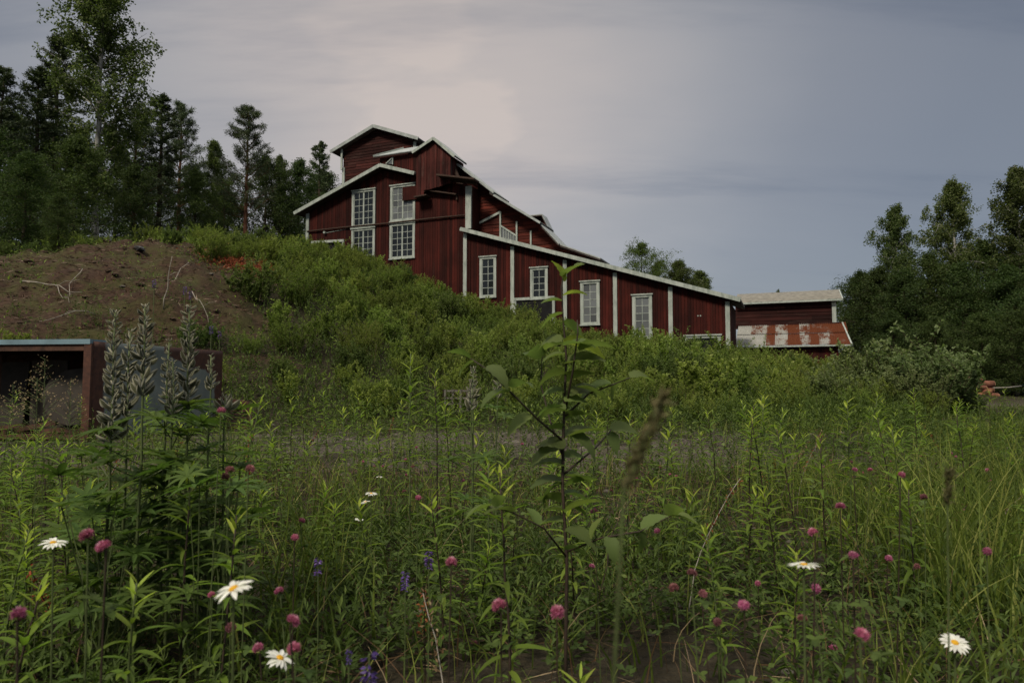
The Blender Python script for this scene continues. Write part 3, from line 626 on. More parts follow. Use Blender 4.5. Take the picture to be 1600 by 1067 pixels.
# tower
topT = lin((-12.9, 17.55), (-10.1, 18.7), (-6.95, 17.4))
hsiding('wall', B, -12.88, -6.96, 10.5, topT, 6.5, m_redh, .2)['label'] = 'tower wall of weathered horizontal red boards'
for q_ in ((-7.04, -6.94, 6.66, 11, 10.5, 17.3), (-12.9, -12.8, 6.66, 11, 10.5, 17.4)): sw = MB(); box(sw, *q_); sw.build('wall', m_redh, B)
roof(B, [(-13.68, 6.05, 17.42), (-10.12, 6.05, 18.8), (-10.12, 11.5, 18.8), (-13.68, 11.5, 17.42)], .14); roof(B, [(-10.1, 6.05, 18.8), (-6.55, 6.05, 17.42), (-6.55, 11.5, 17.42), (-10.1, 11.5, 18.8)], .14)
trim(B, 'bargeboard', [((-13.7, 6.0, 17.32), (-10.11, 6.0, 18.7), .05, .22), ((-10.11, 6.0, 18.7), (-6.53, 6.0, 17.32), .05, .22)], m_zinc, 'grey metal bargeboard of the tower')
trim(B, 'corner_board', [((-12.82, 6.43, 11), (-12.82, 6.43, 16.2), .08, .2), ((-12.9, 6.3, 16.0), (-12.9, 6.3, 17.5), .08, .14)])
trim(B, 'corner_board', [((-7.03, 6.43, 16.2), (-7.03, 6.43, 17.3), .08, .2)])

# ------------------------------------------------------------------ low shed at the right end
x_, y_ = bw(14.2, 4.3); Sh = empty('timber_shed', (x_, y_, 0), -PHI)
tag(Sh, 'low red timber shed with rusty corrugated roof at the right end of the mill', 'shed')
q0 = (14.2, 4.3)
def sh(p): return (p[0] - q0[0], p[1] - q0[1], p[2])
cladding('wall', Sh, -.6, 4.4, lambda s: 2.75, lambda s: .2, 0, m_red)
wf = MB(); box(wf, .9, 1.5, -.03, .0, 1.5, 1.85); wf.build('window', m_glassg, Sh)
swb = MB(); box(swb, 4.3, 4.4, .17, 6.5, .2, 2.7); swb.build('wall', m_red, Sh)
hsiding('wall', Sh, -.65, 4.45, 3.9, lambda s: 5.4, 2.75, m_redh, .2)['label'] = 'dark horizontal boards between the two shed roofs'
swb = MB(); box(swb, 4.36, 4.45, 2.9, 6.8, 2.8, 5.3); swb.build('wall', m_redh, Sh)
trim(Sh, 'corner_board', [((4.42, 2.68, 4.05), (4.42, 2.68, 5.36), .09, .2)])
trim(Sh, 'flashing', [((-.6, 2.62, 4.1), (4.75, 2.62, 4.05), .16, .1)], m_redh)
def corr(parent, name, x0, x1, y0, z0, y1, z1, m, amp=.016, per=.095, lift=0):
    n = int((x1 - x0) / per * 6); xs = np.linspace(x0, x1, n + 1); dz = amp * np.sin((xs - x0) / per * 2 * np.pi) + lift
    V = np.concatenate([np.stack([xs, np.full(n + 1, y0), z0 + dz], 1), np.stack([xs, np.full(n + 1, y1), z1 + dz], 1), np.stack([xs, np.full(n + 1, y0), z0 + dz - .01], 1), np.stack([xs, np.full(n + 1, y1), z1 + dz - .01], 1)])
    a = np.arange(n); k = n + 1
    q = np.concatenate([np.stack([a, a + 1, a + 1 + k, a + k], 1), np.stack([a + 2 * k, a + 3 * k, a + 1 + 3 * k, a + 1 + 2 * k], 1), np.stack([a, a + 2 * k, a + 1 + 2 * k, a + 1], 1)])
    b_ = MB(); b_.add(V, q); return b_.build(name, m, parent, True)
kinds = [('grey', -.5, .25), ('grey', .2, 1.05), ('rust', 1.0, 1.5), ('mix', 1.45, 2.1), ('rust', 2.05, 2.7), ('mix', 2.65, 3.15), ('rust', 3.1, 3.6), ('mix', 3.55, 4.1), ('rust', 4.05, 4.95)]
for i, (kk, a_, b_) in enumerate(kinds):
    o = corr(Sh, 'roof_sheet', a_, b_, -.3, 2.78 + random.uniform(-.015, .015), 1.35, 3.48, m_sheet[kk], lift=.012 * (i % 2))
    kk2 = kk if i not in (1, 7) else ('mix' if i == 1 else 'rust')
    o2 = corr(Sh, 'roof_sheet', a_ + .01, b_ + .01, 1.25, 3.47, 2.7, 4.1, m_sheet[kk2], lift=.012 * (i % 2) + .014)
trim(Sh, 'bargeboard', [((4.98, -.33, 2.74), (4.8, 2.7, 4.06), .07, .13)], label='white bargeboard of the rusty roof')
trim(Sh, 'eave_board', [((-.5, -.31, 2.72), (4.95, -.31, 2.72), .04, .07)])
for i in range(8):
    corr(Sh, 'roof_sheet', -.65 + i * .68, .05 + i * .68, 2.4, 5.36, 4.75, 6.12, m_brownsheet, .006, .34, .008 * (i % 2))
roof(Sh, [(-.65, 4.76, 6.14), (4.78, 4.76, 6.14), (4.78, 7.2, 5.3), (-.65, 7.2, 5.3)], .06, m_brownsheet)
trim(Sh, 'bargeboard', [((4.83, 2.38, 5.3), (4.83, 4.76, 6.1), .06, .13)])
trim(Sh, 'eave_board', [((-.6, 2.37, 5.3), (4.82, 2.37, 5.3), .04, .1)])

#@@NATURE@@
# ------------------------------------------------------------------ trees
def scatter(n, x0, x1, y0, y1, dens):
    x = rng.uniform(x0, x1, n); y = rng.uniform(y0, y1, n); k = dens(x, y) > rng.random(n); return x[k], y[k]
def limb_path(p, d, ln, n=5, sag=0.0, wob=.08):
    pts = [np.array(p, float)]; d = np.array(d, float); d /= np.linalg.norm(d)
    for i in range(n):
        d = d + rng.normal(size=3) * wob + np.array([0, 0, -sag / n]); d /= np.linalg.norm(d); pts.append(pts[-1] + d * ln / n)
    return np.array(pts)
def make_tree(kind, H=15.0, seed=0):
    """returns (trunk mesh, crown mesh) for a tree H metres tall standing on the origin"""
    global rng
    keep = rng; rng = np.random.default_rng(seed)
    tr = MB(); cr = MB(); TM = 0
    n = 12; z = np.linspace(0, 1, n); bend = rng.normal(size=2) * .25
    tp = np.stack([bend[0] * np.sin(z * 3) * H * .02 + rng.normal(size=n) * .02 * H / 15, bend[1] * np.sin(z * 2.5) * H * .02 + rng.normal(size=n) * .02, z * H * .97], 1)
    r0 = {'birch': .15, 'pine': .17, 'conifer': .18, 'broad': .2, 'alder': .18}[kind] * H / 15
    tube(tr, tp, r0 * (1 - z * .9) + .012, 8)
    def P(f): return np.array([np.interp(f, z, tp[:, i]) for i in range(3)])
    def put(cent, sig, num, Ln, Wd, dirb=(0, 0, 0), base=None, tint=None):
        c = np.repeat(cent, num, 0) + rng.normal(size=(len(cent) * num, 3)) * sig
        D = rng.normal(size=c.shape) + np.array(dirb); N_ = len(c)
        t = rng.random(N_) * .8 + .1 if tint is None else tint
        leaves(cr, c, D, Ln * rng.uniform(.7, 1.3, N_), Wd * rng.uniform(.7, 1.3, N_), tint=np.clip(t + (rng.random(N_) < .07) * .3, 0, 1))
    if kind in ('birch', 'broad', 'alder'):
        f0, nb, spread = {'birch': (.20, 62, .155), 'broad': (.12, 56, .30), 'alder': (.05, 74, .24)}[kind]
        for i in range(nb):
            f = f0 + (1 - f0) * ((i + rng.random()) / nb) ** .9 * .985
            g = (f - f0) / (1 - f0)
            prof = np.sin(np.pi * min(1, (g * .93 + .1)) ** .85) ** .7 * (1.0 if kind != 'birch' else .95)
            ln = H * spread * max(.12, prof) * rng.uniform(.6, 1.25)
            az = i * 2.4 + rng.normal() * .4; up = {'birch': .95, 'broad': .5, 'alder': .45}[kind] + g * .7
            path = limb_path(P(f), (math.cos(az), math.sin(az), up), ln, 5, .5 if kind == 'birch' else .25, .13)
            tube(tr, path, np.linspace(.045 * (1 - g * .6), .008, 6) * H / 15, 4, cap=False)
            for k in range(6):
                a = path[rng.integers(1, 6)]; sub = limb_path(a, path[-1] - path[0] + rng.normal(size=3) * ln * .6, ln * rng.uniform(.25, .5), 3, .4, .2)
                tube(tr, sub, np.linspace(.014, .004, 4) * H / 15, 3, cap=False)
                if kind == 'birch':
                    for e in sub[1:]:
                        m_ = rng.integers(2, 4)
                        for _ in range(m_):   # hanging strands
                            s0 = e + rng.normal(size=3) * .10; hang = rng.uniform(.25, .8); q = 12
                            tt = rng.random(q)[:, None]; c = s0 + np.array([0, 0, -1]) * tt * hang + rng.normal(size=(q, 3)) * .07
                            leaves(cr, c, rng.normal(size=(q, 3)) + np.array([0, 0, -.8]), rng.uniform(.09, .15, q), rng.uniform(.07, .11, q))
                else:
                    put(sub[1:], .20 if kind == 'broad' else .22, 17, .15, .12, (0, 0, -.1))
    elif kind == 'pine':
        f0 = .30; nb = 58
        for i in range(nb):
            f = f0 + (1 - f0) * (i + rng.random() * .7) / nb; g = (f - f0) / (1 - f0)
            ln = H * (.155 * (1 - g) ** .6 + .018) * rng.uniform(.65, 1.2) * (0.75 if g < .12 else 1)
            az = i * 2.4 + rng.normal() * .3
            path = limb_path(P(f), (math.cos(az), math.sin(az), .25 + g * .9), ln, 5, -.35, .12)
            tube(tr, path, np.linspace(.04, .008, 6) * H / 15, 4, cap=False)
            for k in range(7):
                a = path[rng.integers(2, 6)]; sub = limb_path(a, (path[-1] - path[0]) + rng.normal(size=3) * ln * .5 + np.array([0, 0, ln * .25]), ln * rng.uniform(.15, .35), 2, -.3, .15)
                tube(tr, sub, np.linspace(.012, .005, 3), 3, cap=False)
                for e in sub[1:]:
                    q = 30; D = unit(rng.normal(size=(q, 3)) + np.array([0, 0, .9])); c = e + rng.normal(size=(q, 3)) * .10
                    leaves(cr, c, D, rng.uniform(.13, .22, q), .035, fold=.02)
        for i in range(9):   # dead snags low on the trunk
            f = rng.uniform(.2, .42); az = rng.random() * 6.28
            tube(tr, limb_path(P(f), (math.cos(az), math.sin(az), -.1), rng.uniform(.4, 1.2), 3), np.linspace(.015, .004, 4), 3, cap=False)
    elif kind == 'conifer':
        f0 = .06; nb = 95
        for i in range(nb):
            f = f0 + (1 - f0) * (i + rng.random() * .7) / nb * .99; g = (f - f0) / (1 - f0)
            ln = H * (.17 * (1 - g) ** .8 + .012) * rng.uniform(.7, 1.2); az = i * 2.4 + rng.normal() * .3
            path = limb_path(P(f), (math.cos(az), math.sin(az), .1 + g * .5), ln, 5, .15 - g * .5, .1)
            tube(tr, path, np.linspace(.03, .006, 6) * H / 15, 4, cap=False)
            for k in range(7):
                a = path[rng.integers(1, 6)]; sd = np.cross(path[-1] - path[0], (0, 0, 1)) * rng.choice([-1, 1]) * rng.uniform(.3, 1)
                sub = limb_path(a, (path[-1] - path[0]) * .8 + sd, ln * rng.uniform(.15, .35), 3, .3, .1)
                q = 40; tt = rng.random(q) * 2.99; b = tt.astype(int); fr = (tt - b)[:, None]
                c = sub[b] * (1 - fr) + sub[b + 1] * fr + rng.normal(size=(q, 3)) * .07
                leaves(cr, c, unit(sub[-1] - sub[0])[None] * 1.0 + rng.normal(size=(q, 3)) * .7 + np.array([0, 0, .15]), rng.uniform(.10, .2, q), .05, fold=.02)
    tm = tr.mesh(kind + '_trunk', {'birch': m_birchbark, 'pine': m_pinebark, 'conifer': m_darkbark, 'broad': m_darkbark, 'alder': m_darkbark}[kind], True)
    cm = cr.mesh(kind + '_crown', {'birch': m_birch, 'pine': m_pine, 'conifer': m_pine, 'broad': m_dec, 'alder': m_dark}[kind])
    rng = keep
    return tm, cm
TREES = {}
for kd, nv in (('birch', 3), ('pine', 3), ('conifer', 2), ('broad', 2), ('alder', 3)):
    TREES[kd] = [make_tree(kd, 15.0, 31 * i + len(kd) * 7 + 5) for i in range(nv)]
NAMES = {'birch': 'birch_tree', 'pine': 'pine_tree', 'conifer': 'conifer_tree', 'broad': 'broadleaf_tree', 'alder': 'dark_broadleaf_tree'}
def tree(kind, u, d, topv, label, group=None, var=0, fat=1.0, mats=None):
    """u, topv: where its tip stands as seen from the road; d: metres away"""
    tip = at(u, topv, d); x, y = tip.x, tip.y; z = h1(x, y) - .15
    H = tip.z - z; tm, cm = TREES[kind][var % len(TREES[kind])]
    o = empty(NAMES[kind], (x, y, z), random.random() * 6.28); s_ = H / 15.0; o.scale = (s_ * fat, s_ * fat, s_)
    link('trunk', tm, o); link('crown', cm, o)
    tag(o, label, 'tree', group); return o
GL = 'trees behind the earth mound'
tree('birch', 165, 38, -95, 'tallest birch with a white trunk rising above the mound', GL, 0, 1.05)
tree('conifer', 92, 40, 45, 'dark conifer directly left of the tall white birch', GL, 0, 1.25)
tree('conifer', 60, 36, 95, 'bushy dark pine second from the left edge of the photo', GL, 1, 1.4)
tree('conifer', 8, 34, 95, 'dark conifer cut by the left edge of the photo', GL, 1, 1.3)
tree('pine', 215, 44, 165, 'dark pine just right of the tall white birch', GL, 2, 1.3)
tree('conifer', 252, 46, 140, 'dark pine with a dense wide crown between the birch and the lone pine', GL, 1, 1.5)
tree('pine', 285, 50, 160, 'slimmer pine leaning on the wide crowned pine', GL, 1, 1.2)
tree('birch', 337, 50, 213, 'light green birch with a rounded top left of the lone pine', GL, 1, 1.2)
tree('pine', 388, 44, 163, 'lone pine with bare orange trunk and open crown', GL, 2, 1.35)
tree('alder', 415, 52, 240, 'dark leafy tree right behind the orange trunked pine', GL, 0, 1.15)
tree('birch', 440, 54, 236, 'thin leafy tree between the lone pine and the mill roof', GL, 2, 1.0)
tree('alder', 468, 56, 246, 'small dark leafy tree touching the mill roof eave', GL, 1, .95)
tree('conifer', 500, 62, 215, 'pointed conifer standing against the tower wall', GL, 0, 1.15)
tree('alder', 305, 42, 262, 'low leafy tree under the wide crowned pine', GL, 2, 1.2)
tree('alder', 352, 48, 285, 'low leafy tree left of the orange pine trunk', GL, 0, .9)
tree('alder', 120, 33, 210, 'dark leafy tree in front of the white birch trunk on its left', GL, 1, 1.2)
tree('alder', 40, 29, 235, 'dense dark leafy tree low at the left edge', GL, 2, 1.3)
tree('alder', -30, 31, 190, 'dark leafy tree mostly outside the left edge', GL, 0, 1.3)
tree('alder', 210, 36, 255, 'low dark tree right of the white birch trunk', GL, 1, 1.1)
tree('alder', 95, 26, 300, 'small dark tree at the left shoulder of the mound', GL, 2, 1.2)
for i, (u, d, v) in enumerate([(20, 52, 170), (75, 56, 190), (130, 60, 200), (185, 58, 215), (240, 62, 250), (300, 64, 262), (350, 66, 290), (455, 66, 300), (510, 74, 265), (-60, 48, 140), (-120, 45, 120)]):
    tree(['alder', 'pine', 'conifer', 'broad'][i % 4] if d < 63 else ['alder', 'pine'][i % 2], u, d, v, 'dark tree in the back rows of the wood behind the mound', 'back rows of the left wood', i, 1.15)
tree('broad', 1003, 62, 378, 'round green tree showing above the long roof', None, 0, 1.0)
tree('birch', 1058, 66, 402, 'pale green airy tree showing above the long roof', None, 1, 1.9)
tree('birch', 1092, 70, 418, 'small pale tree at the right end of the group above the long roof', None, 2, 1.8)
tree('broad', 1028, 68, 405, 'low green tree squeezed between the two trees above the roof', None, 1, 1.0)
tree('birch', 1216, 75, 449, 'tiny tree tip peeping over the shed ridge', None, 0, .6)
GR = 'trees of the dark wood on the right'
tree('birch', 1400, 52, 312, 'birch with pale glinting leaves, lowest of the three birches on the right', GR, 0, 1.05)
tree('birch', 1487, 50, 272, 'middle one of the three birches above the dark wood', GR, 1, 1.1)
tree('birch', 1582, 46, 248, 'tall birch with a thin pale trunk at the right edge', GR, 2, 1.15)
for i, (u, d, v, kd, lb) in enumerate([(1345, 50, 400, 'alder', 'dark leafy tree touching the shed, first of the right wood'), (1372, 48, 392, 'alder', 'dark leafy tree under the lowest birch on its left side'), (1415, 46, 395, 'broad', 'dense dark tree directly under the lowest birch'),
        (1452, 47, 370, 'alder', 'dark tree filling the gap between the two left birches'), (1500, 45, 385, 'alder', 'dark tree under the middle birch'), (1535, 48, 350, 'alder', 'dark tree between the middle birch and the right edge birch'),
        (1575, 43, 390, 'alder', 'dark leafy tree under the birch at the right edge'), (1615, 45, 360, 'alder', 'dark tree cut by the right edge'), (1650, 47, 330, 'alder', 'dark tree just beyond the right edge'),
        (1395, 42, 462, 'alder', 'low bushy tree right of the shed wall'), (1460, 41, 470, 'alder', 'low bushy tree behind the right thicket'), (1530, 40, 465, 'alder', 'low bushy tree behind the log pile'), (1600, 40, 455, 'alder', 'low bushy tree behind the parked vehicle'), (1335, 54, 445, 'alder', 'low tree close behind the shed corner')]):
    kk = kd if kd != 'broad' else 'alder'
    tree(kk, u, d, v + 22, lb, GR, i, 1.5 if v > 440 else 1.25)
for i in range(12):
    tree('alder', 1350 + i * 34, 58 + (i % 3) * 4, 425 + (i * 37 % 40), 'dark tree in the back row of the right wood', 'back row of the right wood', i, 1.5)

# ------------------------------------------------------------------ shrubs
def make_shrub(kind, seed):
    """a willow thicket shrub about 1.6 m tall: many upright wands with small leaves"""
    global rng
    keep = rng; rng = np.random.default_rng(seed)
    st = MB(); fo = MB(); nw = {'willow': 34, 'dark': 34, 'sapling': 15, 'grey': 44}[kind]
    for i in range(nw):
        az = rng.random() * 6.28; r = abs(rng.normal()) * .28 + .05; tilt = rng.uniform(.05, .55) if kind != 'sapling' else rng.uniform(.0, .35)
        ln = rng.uniform(.8, 1.65) * (1.0 if kind != 'sapling' else 1.0) * (1 - .35 * tilt)
        p = limb_path((math.cos(az) * r, math.sin(az) * r, -.1), (math.cos(az) * tilt, math.sin(az) * tilt, 1), ln, 6, -.1, .07)
        tube(st, p, np.linspace(.010, .003, 7), 3, cap=False)
        subs = [p]
        for k in range(5):
            a = p[rng.integers(1, 6)]; az2 = rng.random() * 6.28
            s_ = limb_path(a, (math.cos(az2) * .6, math.sin(az2) * .6, 1), ln * rng.uniform(.2, .42), 4, -.1, .08); subs.append(s_)
            tube(st, s_, np.linspace(.005, .002, 5), 3, cap=False)
        for sp in subs:
            q = 46 if sp is p else 25; m = len(sp) - 1; tt = (rng.random(q) ** .7 if sp is p else rng.random(q)) * (m - .001); b = tt.astype(int); fr = (tt - b)[:, None]
            c = sp[b] * (1 - fr) + sp[b + 1] * fr; D = rng.normal(size=(q, 3)) * .8 + np.array([0, 0, .75])
            Ls = rng.uniform(.045, .095, q) * ({'sapling': 1.35, 'dark': 1.15}.get(kind, 1)); W_ = Ls * (.38 if kind == 'willow' else .55)
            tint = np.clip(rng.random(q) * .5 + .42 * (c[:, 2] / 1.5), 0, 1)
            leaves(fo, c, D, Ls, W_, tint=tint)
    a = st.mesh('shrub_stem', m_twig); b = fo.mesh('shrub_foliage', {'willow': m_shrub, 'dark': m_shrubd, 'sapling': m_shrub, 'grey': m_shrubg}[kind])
    rng = keep
    return a, b
SHR = {k: [make_shrub(k, s_ + 100) for s_ in range(n_)] for k, n_ in (('willow', 4), ('dark', 2), ('sapling', 3), ('grey', 2))}
def shrub(x, y, hh, kind='willow', label='', group=None, fat=1.0, var=None):
    a, b = random.choice(SHR[kind]) if var is None else SHR[kind][var % len(SHR[kind])]
    o = empty({'willow': 'willow_shrub', 'dark': 'leafy_shrub', 'sapling': 'birch_sapling', 'grey': 'grey_willow_bush'}[kind], (x, y, h1(x, y)), random.random() * 6.28)
    s_ = hh / 1.6; o.scale = (s_ * fat, s_ * fat, s_); link('stem', a, o); link('foliage', b, o); tag(o, label, 'shrub', group); return o
def to_uv(x, y, z):
    c, s_ = math.cos(PITCH), math.sin(PITCH); dz = z - EYE; fwd = y * c + dz * s_; upv = -y * s_ + dz * c
    return 800 + FPX * x / fwd, 533.5 - FPX * upv / fwd
def free(x, y):
    """True where nothing is built: outside the buildings and the container"""
    dx, dy = x - AX.x, y - AX.y; s_ = dx * E_[0] + dy * E_[1]; t_ = dx * N_[0] + dy * N_[1]
    if -11.4 < s_ < 14.6 and t_ > -.7: return False
    if 13.5 < s_ < 19.8 and t_ > 3.3: return False
    if x < -4.9 and 9.0 < y < 13.2: return False
    return True
placed = []
def spaced(x, y, m):
    for a, b in placed:
        if (a - x) ** 2 + (b - y) ** 2 < m * m: return False
    placed.append((x, y)); return True
# crest of the mound
rs = random.Random(4)
cnt = 0
for _ in range(2500):
    if cnt >= 80: break
    x = rs.uniform(-23, -9.5); y = rs.uniform(20, 35)
    e = soil_mask(np.array([x]), np.array([y]))[0]
    if e > .2 or not free(x, y): continue
    if not spaced(x, y, 1.15): continue
    cnt += 1; shrub(x, y, rs.uniform(.6, 1.25), rs.choice(['willow', 'willow', 'sapling', 'dark']), ('low' if rs.random() < .5 else 'small') + ' green shrub on the mound crest ' + ('at the left edge of the photo' if x / y < -.68 else 'left of the white birch trunk' if x / y < -.60 else 'right of the white birch' if x / y < -.5 else 'left of the lone orange pine' if x / y < -.39 else 'between the lone pine and the mill') + (', in front' if y < 25 else ', behind'), 'shrubs on the crest of the mound', 1.15)
# slope below the mill
cnt = 0
def slope_h(x, y):
    u, v = to_uv(x, y, h1(x, y)); return u, v
for _ in range(9000):
    if cnt >= 290: break
    y = rs.uniform(13.3, 36.5); x = rs.uniform(-10.5, 16)
    if not free(x, y): continue
    if soil_mask(np.array([x]), np.array([y]))[0] > .6 or y < (13.7 if x < 4 else 13.7 + .5 * (x - 4)): continue
    if x < -4.6 and y < 13.6: continue
    if x > 11 and y < 19: continue
    u, v = slope_h(x, y)
    if u > 1500 or not spaced(x, y, 1.1): continue
    dx, dy = x - AX.x, y - AX.y; t_ = dx * N_[0] + dy * N_[1]; s_ = dx * E_[0] + dy * E_[1]
    hh = rs.uniform(.75, 1.35)
    if t_ > -3: hh = rs.uniform(.45, .65) if s_ < -7 else rs.uniform(.7, 1.1) if s_ < 9 else rs.uniform(1.0, 1.5)
    if u > 1000 and t_ < -3: hh = rs.uniform(1.1, 1.7)
    if u > 1180: hh = rs.uniform(.9, 1.35)
    if y < 17: hh = min(hh, rs.uniform(.6, 1.0))
    if t_ > -3: lb, gp = ('green shrub hugging the foot of the tall red wall', 'shrubs along the tall wall') if s_ < 0 else ('green shrub growing against the long low red wall', 'shrubs along the long low wall')
    elif u < 560: lb, gp = 'green shrub on the flank of the mound above the grille', 'shrubs on the right flank of the mound'
    elif u < 1000: lb, gp = 'light green willow shrub in the thicket on the slope below the mill', 'willow thicket on the slope'
    else: lb, gp = 'light green willow shrub in the thicket in front of the shed', 'willow thicket in front of the shed'
    col_ = [q for q in ((430, 'under the left corner of the mill'), (560, 'below the tall windows'), (640, 'right of the tall windows'), (725, 'below the blank tall wall'), (800, 'below the first lean-to window'), (880, 'below the black door'), (960, 'below the third lean-to window'), (1050, 'below the fourth lean-to window'), (1150, 'below the long wall end'), (1240, 'below the grey roof sheets'), (1340, 'below the rusty shed roof'), (9999, 'near the right end of the thicket')) if u < q[0]][0][1]
    row_ = 'close to the wall' if t_ > -3 else ('on the upper slope' if y > 27 else ('on the middle slope' if y > 21 else ('on the lower slope' if y > 17 else 'at the thicket front')))
    if t_ <= -3 or True: lb = ('tall' if hh > 1.35 else 'low' if hh < .95 else 'green') + ' shrub ' + row_ + ', ' + col_
    kd = rs.choice(['willow'] * 4 + ['dark'] + ['sapling'] * 4) if not (u < 900 and t_ > -6) else rs.choice(['dark', 'willow', 'sapling'])
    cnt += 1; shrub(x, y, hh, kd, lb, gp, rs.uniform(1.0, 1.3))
# the tall rounded bush at the right end
for i, (u, v, d, hh, lb) in enumerate([(1375, 0, 19.5, 2.0, 'tall dark green bush left of the highest one at the right end of the thicket'), (1430, 0, 18.6, 2.1, 'tallest rounded bush at the right end of the thicket'), (1475, 0, 18.3, 1.75, 'rounded bush sloping down toward the log pile'),
        (1330, 0, 20.5, 1.8, 'tall green bush below the right corner of the rusty roof'), (1400, 0, 17.6, 1.4, 'lower bush in front of the tallest bush'), (1498, 0, 18.4, 1.1, 'last small bush beside the log pile'), (1445, 0, 17.3, 1.25, 'low bush at the foot of the tallest bush'), (1300, 0, 18.6, 1.45, 'green bush in front of the lower red shed wall')]):
    p = at(u, 600, d); shrub(p.x, p.y, hh * (1.08 if i < 3 else .92), 'grey', lb, None, 1.3, i)

# ------------------------------------------------------------------ container, grille, crate, logs, vehicle
CR = empty('steel_container', (-5.9, 9.6, 0), R(-7)); tag(CR, 'open rusty pale blue steel container lying in front of the earth mound', 'container')
# local: x to the left is negative, y backwards; side panel along +y at x=0
def grid_panel(mb, o, a, b, na, nb, tintf, th):
    """a dented panel spanned by vectors a, b from o; th = thickness vector"""
    o, a, b, th = map(np.array, (o, a, b, th)); V = []; T = []
    for L_ in (0, 1):
        for i in range(na + 1):
            for j in range(nb + 1):
                f, g = i / na, j / nb; dent = (fbm(np.array([f * 3.1]), np.array([g * 2.3 + 5]), 3, 21)[0] - .5) * .05 * math.sin(f * 3.14) * math.sin(g * 3.14)
                V.append(o + a * f + b * g + th * (L_ + dent / max(.001, np.linalg.norm(th)))); T.append(tintf(f, g))
    q = []; K = (na + 1) * (nb + 1)
    for i in range(na):
        for j in range(nb):
            k = i * (nb + 1) + j; q += [(k, k + nb + 1, k + nb + 2, k + 1), (K + k, K + k + 1, K + k + nb + 2, K + k + nb + 1)]
    for i in range(na):
        for j in (0, nb): k = i * (nb + 1) + j; q.append((k, k + nb + 1, K + k + nb + 1, K + k))
    for j in range(nb):
        for i in (0, na): k = i * (nb + 1) + j; q.append((k, k + 1, K + k + 1, K + k))
    mb.add(V, q, tint=np.array(T))
def side_rust(f, g):
    r = max(0, 1 - f / .13) * .75 + max(0, (f - .86) / .14) * .75
    r += .65 * max(0, min(1, (f - .42) / .1)) * max(0, min(1, (g - (.86 - .5 * max(0, f - .45))) / .12)) + max(0, (.08 - g) / .08) * .5
    return min(1, r)
pb = MB(); grid_panel(pb, (.02, 0, 0.0), (.28, 2.85, 0), (0, 0, 1.4), 30, 18, side_rust, (-.04, 0, 0)); o = pb.build('side_panel', m_blue, CR, True); o['label'] = 'pale blue steel side panel with rust along its edges'
fl = MB(); grid_panel(fl, (-6.2, -.06, 1.36), (6.2, 0, 0), (0, .34, .0), 40, 2, lambda f, g: .0 + .45 * max(0, (f - .95) / .05), (0, 0, .07)); fl.build('top_rail', plain('light_blue_paint', (.13, .20, .24), .6, .3, .25, 4), CR)
fl = MB(); box(fl, -6.2, -.02, -.03, .02, 1.27, 1.355); fl.build('rusty_lip', m_rust, CR)
po = MB(); box(po, -.10, .015, -.05, -.003, 0, 1.37); o = po.build('corner_post', m_blue, CR)
o.data.attributes['tint'].data.foreach_set('value', np.full(len(o.data.vertices), .58, np.float32))
bx_ = MB(); box(bx_, -6.2, -.05, 2.7, 2.76, 0, 1.36); bx_.build('back_wall', m_rust, CR)
bx_ = MB(); box(bx_, -6.2, -.05, .0, 2.7, .02, .07); bx_.build('floor', m_rust, CR)
bx_ = MB(); slab(bx_, [(-6.2, .28, 1.41), (-.02, .28, 1.41), (.2, 2.8, 1.38), (-6.2, 2.8, 1.38)], .03); bx_.build('lid', m_rust, CR)
for xx in (-1.62, -3.3): 
    bx_ = MB(); box(bx_, xx, xx + .09, .02, .12, .07, 1.27); bx_.build('post', m_rust, CR)
ip = MB(); box(ip, -1.5, -.9, .62, .66, .12, 1.16); ip.build('inner_panel', m_innersheet, CR)
ip = MB(); grid_panel(ip, (-3.2, .55, .12), (1.55, .1, 0), (0, .1, 1.02), 6, 4, lambda f, g: .1, (0, .03, 0)); ip.build('inner_panel', m_innersheet, CR)
th = np.linspace(0, math.pi, 18); ip = MB()     # bent round-ended sheet
V = []
for k_ in range(2):
    for i in range(19):
        a_ = -math.pi / 2 + i / 18 * math.pi * .98; xx = -.35 - .62 - .45 * (1 - math.cos(a_) if False else 0)
        V += []
pts2 = [(-.22, .35), (-.22, .98), (-.45, 1.04), (-.75, 1.0), (-.98, .86), (-1.08, .66), (-1.02, .45), (-.85, .28), (-.6, .2), (-.4, .22)]
V = [(a_, .30 + .12 * (b_ - .2), b_) for a_, b_ in pts2] + [(a_, .34 + .12 * (b_ - .2), b_) for a_, b_ in pts2]; n_ = len(pts2)
ip.add(V, [(i, (i + 1) % n_, n_ + (i + 1) % n_, n_ + i) for i in range(n_)], [(0, i, i + 1) for i in range(1, n_ - 1)] + [(n_, n_ + i + 1, n_ + i) for i in range(1, n_ - 1)])
ip.build('bent_sheet', m_innersheet, CR)['label'] = 'dull grey sheet with a rounded end leaning inside'
jb = MB()
for i in range(5): beam(jb, (-2.6 + i * .5, .3 + .1 * (i % 2), .10), (-1.9 + i * .48, .5, .15 + .04 * (i % 3)), .1, .07, tint=.5)
jb.build('scrap', m_rust, CR)
G_ = empty('rusty_grille', tuple(at(368, 655, 12.2)), R(6)); G_.location.z = h1(G_.location.x, 12.2); tag(G_, 'small rusty metal grille leaning beside the blue container', 'grille')
gb_ = MB()
beam(gb_, (-.28, .12, .52), (.17, .12, .46), .05, .05); beam(gb_, (.17, .12, .48), (.29, 0, -.02), .05, .05); beam(gb_, (-.28, .12, .52), (-.28, 0, -.02), .05, .05); beam(gb_, (-.28, 0, .02), (.29, 0, .02), .05, .05)
gb_.build('frame', m_rust, G_)
